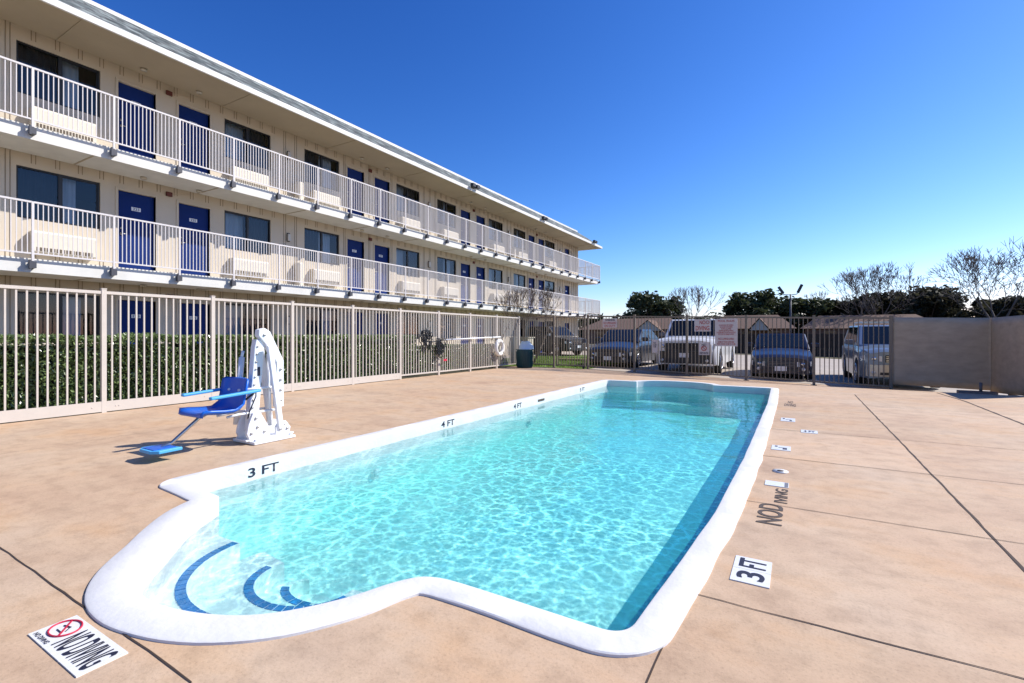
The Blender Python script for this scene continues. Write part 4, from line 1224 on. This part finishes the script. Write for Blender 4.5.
bare_tree('crape_myrtle', 'bare multi stemmed tree in front of the far balcony end', -9.45, 17.5, 3.25, 11, 0, 6, .30, .42, .05, .006, stems=3, lean=(.05,.0), up=.22, mat='bark')
MB_lean = MB()
t = thing('leaning_stem', 'thin dark stem leaning across the last bay of the left fence', 'tree', (-9.7, 15.2, 0))
MB().tube([(-9.62, 14.9, 0), (-9.60, 15.2, .55), (-9.62, 15.75, 1.25), (-9.62, 16.35, 1.95)], [.03, .028, .022, .015], 6).build('trunk', 'bark', t)

leafy_tree('live_oak', 'round dark green oak standing just right of the motel end', -19.5, 75, 7.3, 8.2, 21, n=5200)
leafy_tree('live_oak', 'smaller dark oak directly right of the motel balcony corner', -31, 80, 4.9, 6, 22, n=2400)
leafy_tree('live_oak', 'low dark tree at the foot of the forked bare tree', -11.2, 66, 3.6, 4, 23, n=1600)
leafy_tree('live_oak', 'broad dark oak left of the twin headed street lamp', -5.2, 79, 7.2, 9.5, 24, n=5200)
leafy_tree('live_oak', 'dark oak directly behind the twin headed street lamp', .9, 80, 6.2, 7.5, 25, n=4200)
leafy_tree('cedar', 'brownish dark cedar right of the street lamp', 5.6, 82, 5.9, 6.5, 26, mat='oakdark', n=3400)
leafy_tree('cedar', 'dark cedar under the round bare tree', 9.7, 80, 6.8, 7.5, 27, mat='oakdark', n=4200)
leafy_tree('cedar', 'layered dark cedar between the two large bare trees', 14.2, 79, 7.0, 7.5, 28, mat='oakdark', n=4200)
leafy_tree('cedar', 'dark cedar under the large bare tree near the right edge', 20.5, 76, 5.4, 8, 29, mat='oakdark', n=3200)
leafy_tree('cedar', 'low dark cedar filling the gap right of the layered one', 17.4, 84, 5.6, 6.5, 36, mat='oakdark', n=3200)
leafy_tree('cedar', 'farthest right dark cedar above the screen wall', 28.5, 76, 7.2, 9, 30, mat='oakdark', n=3200)
bare_tree('bare_tree', 'forked bare tree between the two dark green oaks', -11.4, 63, 7.6, 31, -.3, 6, .2, .42, .15, .024)
bare_tree('bare_tree', 'round crowned bare tree right of the street lamp', 7.9, 74, 10.4, 32, -.3, 7, .16, .42, .24, .024)
bare_tree('bare_tree', 'large bare tree reaching highest near the right edge', 17.8, 68, 11.0, 33, -.3, 7, .16, .50, .26, .024)
bare_tree('bare_tree', 'thin bare tree with faint twigs right behind the street lamp', 2.9, 86, 8.2, 34, -.3, 6, .2, .35, .10, .022)
bare_tree('bare_tree', 'small bare tree at the far right edge beyond the wall', 23.5, 70, 8.4, 35, -.3, 6, .2, .45, .16, .026)

# ------------------------------------------------------------------ houses and the fence beyond the lot
def house(label, x0, x1, y0, y1, wall_h, roof_h, gable_x=None, z=-.35):
    t = thing('house', label, 'house', ((x0+x1)/2, y0, z))
    MB().box(x0, x1, y0, y1, z, z+wall_h).build('wall', 'brick', t)
    ym = (y0+y1)/2; o = .5
    MB().add([(x0-o, y0-o, z+wall_h-.1), (x1+o, y0-o, z+wall_h-.1), (x1-1.5, ym, z+roof_h), (x0+1.5, ym, z+roof_h), (x0-o, y1+o, z+wall_h-.1), (x1+o, y1+o, z+wall_h-.1)],
             [(0,1,2,3), (1,5,2), (5,4,3,2), (4,0,3), (0,4,5,1)]).build('roof', 'roofbrown', t)
    if gable_x:
        gx0, gw, gh = gable_x
        MB().add([(gx0-gw, y0-1.2, z+wall_h-.3), (gx0+gw, y0-1.2, z+wall_h-.3), (gx0, y0-1.2, z+wall_h+gh), (gx0-gw, y0+2, z+wall_h-.3), (gx0+gw, y0+2, z+wall_h-.3), (gx0, y0+2, z+wall_h+gh)],
                 [(0,1,2), (3,5,4), (0,3,4,1)]).build('gable', 'gable', t)
        MB().add([(gx0-gw-.4, y0-1.4, z+wall_h-.55), (gx0, y0-1.4, z+wall_h+gh+.12), (gx0, y0+2.5, z+wall_h+gh+.12), (gx0-gw-.4, y0+2.5, z+wall_h-.55),
                  (gx0+gw+.4, y0-1.4, z+wall_h-.55), (gx0+gw+.4, y0+2.5, z+wall_h-.55)], [(0,1,2,3), (1,4,5,2)]).build('gable_roof', 'roofbrown', t)
    for k in range(3):
        x = x0 + (x1-x0)*(.2+.3*k); MB().box(x-.6, x+.6, y0-.03, y0+.02, z+.9, z+2.0).build('window', 'glass_car', t)
    return t
house('brown roofed house with a white gable behind the dark blue car', -26, -13.5, 64, 72, 2.4, 3.9, (-16.6, 1.7, 1.0))
house('brown roofed house seen between the pool rules board and the indigo car', -9.5, -.5, 63, 71, 2.4, 4.0, (-3.7, 1.0, 1.0))
house('long brown roofed house behind the indigo car', .8, 13, 66, 74, 2.4, 3.9)
t = thing('boundary_fence', 'dark board fence along the far side of the parking lot', 'fence', (0, 38, -.35))
mb = MB(); x = -9
while x < 26: mb.box(x, x+.145, 38-.012*(int(x*7) % 2), 38.03, -.35, 1.25 + .03*((int(x*13)) % 3)); x += .15
mb.build('boards', 'wood', t)
mb = MB()
for k in range(15): mb.box(-9+2.4*k, -8.9+2.4*k, 38.031, 38.13, -.35, 1.3)
mb.build('post', 'wood', t)
t = thing('kerb', 'pale yellow kerb along the far edge of the parking lot', 'kerb', (0, 34.6, -.35))
MB().box(-9, 30, 34.5, 34.68, -.4, -.17).build('kerb_stone', 'kerb', t)
sh = thing('wheel_stop', 'pale concrete wheel stop on the lawn edge beyond the gate', 'wheel stop', (-8.4, 20, 0))
MB().box(-9.6, -6.9, 20.5, 20.65, -.02, .12).build('block', 'kerb', sh, bevel=.02)

# grass blades on the lawn strip that shows beyond the gate
rr = random.Random(5); mb = MB()
for i in range(9000):
    x = rr.uniform(-12.5, -6.35); y = rr.uniform(16.2, 24); z = HZ(x, y); a = rr.random()*6.28; h = rr.uniform(.04, .10)
    dx, dy = .012*cos(a), .012*sin(a); lx, ly = rr.gauss(0,.02), rr.gauss(0,.02)
    mb.add([(x-dx, y-dy, z), (x+dx, y+dy, z), (x+lx, y+ly, z+h)], [(0,1,2)])
tag(mb.build('grass', 'grassblade'), kind='stuff')

# street lamp with two heads
lx, ly = -.52, 51.9
t = thing('street_lamp', 'grey pole with two angled floodlight heads beyond the indigo car', 'street lamp', (lx, ly, -.35))
MB().tube([(lx, ly, -.35), (lx, ly, 5.0)], [.10, .07], 10).build('pole', 'bracket', t)
MB().tube([(lx-.62, ly, 5.15), (lx-.5, ly, 4.98), (lx, ly, 4.92), (lx+.5, ly, 4.98), (lx+.62, ly, 5.15)], .035, 8).build('arm', 'bracket', t)
MB().bar((lx-.58, ly, 5.10), (lx-.98, ly, 5.72), .34, .24).build('lamp_head', 'dark', t, bevel=.03)
MB().bar((lx+.58, ly, 5.10), (lx+.92, ly, 5.85), .34, .24).build('lamp_head', 'dark', t, bevel=.03)

# ------------------------------------------------------------------ vehicles
def lerp_prof(prof, y):
    for (a, za), (b, zb) in zip(prof, prof[1:]):
        if a <= y <= b: return za + (zb-za)*(y-a)/(b-a) if b > a else za
    return prof[0][1] if y < prof[0][0] else prof[-1][1]
def vehicle(name, label, cat, loc, rz, L, Wd, top, gh, mat, clear=.18, wheel_r=.32, axles=(.85, 3.45), tumble=.80, low_mat=None, kind='car', grille='wide'):
    """local axes: front at y=0 facing -y, length along +y. top: bonnet/belt profile; gh: windscreen base, roof front, roof back, rear base as (y,z)"""
    t = thing(name, label, cat, loc, 'vehicles parked beyond the far fence', rz)
    hw = Wd/2; st = frange(0, L, .06)
    def half(y):
        e = min(y, L-y); return hw*(1 - .16*max(0, 1-e/.38)**2)
    mb = MB(); V = []; rows = []
    for y in st:
        zt = lerp_prof(top, y); z0 = clear + .10*max(0, 1-min(y, L-y)/.35)
        for a in axles:
            d = abs(y-a)
            if d < wheel_r+.055: z0 = max(z0, wheel_r + sqrt((wheel_r+.055)**2 - d*d))
        z0s = min(z0, zt-.12); w = half(y)
        inner = z0 > clear+.13 and wheel_r+.06 > min(abs(y-a) for a in axles)
        zb = clear+.02
        ring = [(-w*.80, zb), (-w*.80, z0s) if inner else (-w*.93, clear if not inner else zb), (-w*.985, z0s), (-w, (z0s+zt)/2-.02), (-w*.985, zt-.13), (-w*.93, zt-.03), (-w*.6, zt+.015), (0, zt+.028)]
        ring += [(-x, z) for x, z in ring[:-1][::-1]]
        rows.append([(x, y, z) for x, z in ring])
    m = len(rows[0])
    for r in rows: V += r
    fs = []
    for i in range(len(rows)-1):
        for j in range(m-1):
            fs.append((i*m+j, i*m+j+1, (i+1)*m+j+1, (i+1)*m+j))
        fs.append((i*m+m-1, i*m, (i+1)*m, (i+1)*m+m-1))
    fs.append(tuple(range(m))[::-1]); fs.append(tuple((len(rows)-1)*m+j for j in range(m)))
    mb.add(V, fs, True)
    body = mb.build('body', mat, t, world=False)
    md = body.modifiers.new('es', 'EDGE_SPLIT'); md.split_angle = radians(38)
    # cabin
    (y0,z0),(y1,z1),(y2,z2),(y3,z3) = gh
    wb = hw*.93; wt = hw*tumble
    zb = min(z0, z3) - .05
    A = [(-wb,y0,z0),(wb,y0,z0)]; B = [(-wt,y1,z1),(wt,y1,z1)]; Cc = [(-wt,y2,z2),(wt,y2,z2)]; D = [(-wb,y3,z3),(wb,y3,z3)]
    V = A+B+Cc+D + [(-wb,y0,zb),(wb,y0,zb),(-wb,y3,zb),(wb,y3,zb)]
    cab = MB().add(V, [(0,1,3,2),(2,3,5,4),(4,5,7,6),(0,2,4,6),(1,7,5,3),(8,9,1,0),(6,7,11,10),(0,6,10,8),(1,9,11,7)]).build('cabin', mat, t, world=False, bevel=.08, seg=4)
    def pane(nm, q, mgn, off=.008):
        q = [vec(p) for p in q]; nrm = (q[1]-q[0]).cross(q[3]-q[0]).normalized()
        u0, u1, v0, v1 = mgn
        f = lambda u, v: (q[0]*(1-u)*(1-v) + q[1]*u*(1-v) + q[2]*u*v + q[3]*(1-u)*v) + nrm*off
        c = [f(u0,v0), f(u1,v0), f(u1,v1), f(u0,v1)]
        back = [p - nrm*.012 for p in c]
        MB().add(c + back, [(0,1,2,3), (0,4,5,1), (1,5,6,2), (2,6,7,3), (3,7,4,0)]).build(nm, 'glass_car', t, world=False, bevel=.0)
    pane('windscreen', (A[0], A[1], B[1], B[0]), (.06, .94, .08, .93))
    pane('rear_window', (D[1], D[0], Cc[0], Cc[1]), (.08, .92, .10, .90))
    for sgn in (0, 1):
        q = (A[1], D[1], Cc[1], B[1]) if sgn else (D[0], A[0], B[0], Cc[0])
        if sgn: pane('side_window', q, (.10, .48, .12, .90)); pane('side_window', q, (.52, .88, .12, .90))
        else: pane('side_window', q, (.12, .48, .12, .90)); pane('side_window', q, (.52, .90, .12, .90))
    # nose
    zf = lerp_prof(top, .05)
    g = MB().box(-hw*.42, hw*.42, -.012, .05, zf-.30, zf-.10)
    gr = g.build('grille', 'dark', t, world=False, bevel=.015)
    sl = MB()
    for k in range(4): sl.box(-hw*.40, hw*.40, -.020, -.010, zf-.285+.045*k, zf-.270+.045*k)
    sl.build('slats', 'chrome' if grille == 'wide' else 'mirror_cap', gr, world=False)
    bmp = MB(); pts = [(-hw*.97, .30), (-hw*.86, .02), (-hw*.5, -.07), (hw*.5, -.07), (hw*.86, .02), (hw*.97, .30)]
    n = len(pts); z_0, z_1 = clear+.06, zf-.36
    vv = [(x, y, z_0) for x, y in pts] + [(x, y, z_1) for x, y in pts] + [(x*.9, y+.12, z_1+.02) for x, y in pts]
    bmp.add(vv, [(i, i+1, n+i+1, n+i) for i in range(n-1)] + [(n+i, n+i+1, 2*n+i+1, 2*n+i) for i in range(n-1)], False)
    bmp.build('bumper', low_mat or mat, t, world=False)
    MB().box(-hw*.55, hw*.55, -.078, -.068, clear+.10, clear+.17).build('air_intake', 'dark', t, world=False)
    MB().box(-.155, .155, -.092, -.080, (z_0+z_1)/2, (z_0+z_1)/2+.14).build('licence_plate', 'plate', t, world=False)
    for s in (-1, 1):
        hl = MB(); x0_, x1_ = s*hw*.50, s*hw*.93
        zc = zf-.20
        hl.add([(x0_, -.022, zc-.07), (x1_, .09, zc-.05), (x1_*1.035, .26, zc-.02), (x0_, -.018, zc+.07), (x1_, .095, zc+.09), (x1_*1.035, .27, zc+.08), (x0_, .1, zc+.08)],
               [(0,1,4,3), (1,2,5,4), (3,4,5,6)])
        if s < 0: hl.f = [f[::-1] for f in hl.f]
        h = hl.build('headlight', 'lens', t, world=False)
        MB().cyl((s*hw*.68, .012, zc), (0,1,0), .055, .03, 14).build('reflector', 'chrome', h, world=False)
        MB().cyl((s*hw*.70, -.03, z_0+.10), (0,1,0), .05, .03, 12).build('fog_lamp', 'lens', t, world=False)
        mi = MB().box(min(s*hw*.97, s*(hw+.20)), max(s*hw*.97, s*(hw+.20)), y0+.32, y0+.42, z0+.02, z0+.17).build('mirror', 'mirror_cap' if kind != 'car' else mat, t, world=False, bevel=.03)
        tl = MB().box(min(s*hw*.62, s*hw*.90), max(s*hw*.62, s*hw*.90), L-.06, L+.01, lerp_prof(top, L-.05)-.26, lerp_prof(top, L-.05)-.08).build('tail_light', 'red', t, world=False, bevel=.02)
        for a in axles:
            w = MB(); x = s*(hw-.10)
            w.tube([(x-.10, a, wheel_r), (x-.085, a, wheel_r), (x+.085, a, wheel_r), (x+.10, a, wheel_r)], [wheel_r*.90, wheel_r, wheel_r, wheel_r*.90], 28)
            wh = w.build('wheel', 'tyre', t, world=False)
            rm = MB(); xo = x + s*.102
            rm.cyl((xo, a, wheel_r), (1,0,0), wheel_r*.18, .03, 12)
            for k in range(6):
                an = k*pi/3; rm.bar((xo, a, wheel_r), (xo, a+wheel_r*.60*cos(an), wheel_r+wheel_r*.60*sin(an)), .05, .02, up=(1,0,0))
            rm.tube([(xo, a+wheel_r*.62*cos(k*pi/10), wheel_r+wheel_r*.62*sin(k*pi/10)) for k in range(20)], .02, 6, closed=True)
            rm.build('rim', 'rim', wh, world=False)
    return t
def gz(x, y): return HZ(x, y) + .006
# indigo compact
x, y = -.42, 16.55
vehicle('parked_car', 'indigo compact car facing the fence in the middle of the lot', 'car', (x, y, gz(x,y)), radians(1), 4.2, 1.68,
        [(0, .66), (.15, .74), (1.05, .93), (1.5, .95), (3.6, .98), (4.05, .92), (4.2, .80)], ((.98,.93),(1.75,1.40),(3.05,1.40),(3.75,.97)), 'p_purple', axles=(.80, 3.30), wheel_r=.30, grille='x')
# dark blue sedan
x, y = -6.0, 17.15
vehicle('parked_car', 'dark blue car nearest the motel, beside the white pickup', 'car', (x, y, gz(x,y)), radians(-2), 4.4, 1.75,
        [(0, .66), (.15, .74), (1.1, .95), (1.5, .98), (3.7, 1.0), (4.25, .95), (4.4, .82)], ((1.0,.95),(1.85,1.42),(3.1,1.43),(3.9,1.0)), 'p_navy', axles=(.85, 3.45), wheel_r=.31, grille='x')
# white pickup
x, y = -3.15, 16.35
pk = vehicle('pickup_truck', 'white pickup truck facing the fence between the dark blue and indigo cars', 'pickup truck', (x, y, gz(x,y)), radians(0), 5.4, 1.98,
        [(0, 1.08), (.12, 1.16), (1.35, 1.22), (1.5, 1.22), (3.3, 1.22), (3.31, 1.18), (5.3, 1.18), (5.4, 1.12)], ((1.25,1.20),(1.90,1.84),(3.0,1.84),(3.32,1.22)), 'p_white', clear=.30, low_mat='dark', wheel_r=.39, axles=(.95, 4.30), tumble=.84, kind='truck')  # black bumper colour stands in for shade on the white front
MB().box(-.86, .86, 3.40, 5.28, 1.215, 1.222).build('bed_cover', 'dark', pk, world=False)
MB().box(-.62, .62, -.02, -.013, .74, 1.02).build('grille_shade_insert', 'dark', pk, world=False)  # dark sheet enlarges the grille and paints shade onto the front
# blue suv
x, y = 2.42, 16.2
sv = vehicle('parked_suv', 'blue suv with roof rack and pale bumper beside the screen wall', 'suv', (x, y, gz(x,y)), radians(2), 4.6, 1.86,
        [(0, .96), (.15, 1.05), (1.05, 1.13), (1.4, 1.15), (4.3, 1.16), (4.6, 1.05)], ((.98,1.13),(1.75,1.72),(4.0,1.74),(4.5,1.18)), 'p_blue', clear=.26, wheel_r=.37, axles=(.88, 3.55), tumble=.80, low_mat='p_silver', kind='suv')
for s in (-1, 1):
    MB().tube([(s*.62, 1.95, 1.76), (s*.62, 2.05, 1.82), (s*.62, 3.7, 1.83), (s*.62, 3.85, 1.77)], .018, 6).build('roof_rail', 'p_silver', sv, world=False)
mb = MB().bar((-.62, 2.4, 1.83), (.62, 2.4, 1.83), .03).bar((-.62, 3.3, 1.83), (.62, 3.3, 1.83), .03); mb.build('roof_bar', 'p_silver', sv, world=False)
# dark vehicle parked near the motel end
x, y = -10.9, 26.0
vehicle('parked_suv', 'dark suv parked under the walkway end beyond the lawn', 'suv', (x, y, .012), radians(68), 4.6, 1.85,
        [(0, .92), (.15, 1.0), (1.05, 1.1), (1.4, 1.12), (4.3, 1.14), (4.6, 1.05)], ((.98,1.1),(1.75,1.70),(4.0,1.72),(4.5,1.15)), 'dark', clear=.25, wheel_r=.36, axles=(.88, 3.5), kind='suv')

# ------------------------------------------------------------------ light, sky, camera
w = bpy.data.worlds.new('World'); SC.world = w; w.use_nodes = True
nt = w.node_tree; nt.nodes.clear()
out = nt.nodes.new('ShaderNodeOutputWorld'); bg = nt.nodes.new('ShaderNodeBackground'); sky = nt.nodes.new('ShaderNodeTexSky')
sky.sky_type = 'NISHITA'; sky.sun_disc = False
EL = radians(42); AZ = atan2(.74, .67)       # clockwise from +Y towards +X
sky.sun_elevation = EL; sky.sun_rotation = AZ
sky.altitude = 200; sky.air_density = 1.0; sky.dust_density = .3; sky.ozone_density = 1.6
def vm(op, a, val=None):
    n = nt.nodes.new('ShaderNodeVectorMath'); n.operation = op; nt.links.new(a, n.inputs[0])
    if val is not None: n.inputs[1].default_value = val
    return n.outputs[0]
q = vm('MULTIPLY', sky.outputs[0], (.1, .1, .1))
sp = nt.nodes.new('ShaderNodeSeparateXYZ'); nt.links.new(q, sp.inputs[0])
cb = nt.nodes.new('ShaderNodeCombineXYZ')
for k, e in enumerate((1.95, 1.5, 1.2)):
    p = nt.nodes.new('ShaderNodeMath'); p.operation = 'POWER'; p.inputs[1].default_value = e
    nt.links.new(sp.outputs[k], p.inputs[0]); nt.links.new(p.outputs[0], cb.inputs[k])
q = vm('MULTIPLY', cb.outputs[0], (10.0, 7.7, 9.0))
nt.links.new(q, bg.inputs[0]); bg.inputs[1].default_value = .145
nt.links.new(bg.outputs[0], out.inputs[0])
ld = bpy.data.lights.new('sun', 'SUN'); ld.energy = 4.2; ld.angle = radians(.53); ld.color = (1, .955, .89)
lo = bpy.data.objects.new('sun', ld); COL.objects.link(lo)
dv = vec((sin(AZ)*cos(EL), cos(AZ)*cos(EL), sin(EL)))
lo.rotation_euler = dv.to_track_quat('Z', 'Y').to_euler(); lo.location = dv*60

cd = bpy.data.cameras.new('camera'); cam = bpy.data.objects.new('camera', cd); COL.objects.link(cam)
FPX = 484.0; TH_ = math.atan(285/FPX)
cd.sensor_width = 36; cd.lens = 36*FPX/1024; cd.clip_start = .05; cd.clip_end = 12000
cd.shift_y = -6.5/1024
cam.location = (0, 0, 1.2); cam.rotation_euler = (radians(90), 0, TH_)
SC.camera = cam
SC.view_settings.view_transform = 'Standard'; SC.view_settings.look = 'None'; SC.view_settings.exposure = .70; SC.view_settings.gamma = 1
SC.view_settings.use_curve_mapping = False
cy = SC.cycles
cy.use_denoising = True
try: cy.denoiser = 'OPENIMAGEDENOISE'
except Exception: pass
cy.max_bounces = 10; cy.diffuse_bounces = 7; cy.glossy_bounces = 4; cy.transmission_bounces = 8; cy.transparent_max_bounces = 12
cy.caustics_refractive = True; cy.caustics_reflective = False
cy.sample_clamp_indirect = 6; cy.blur_glossy = .3
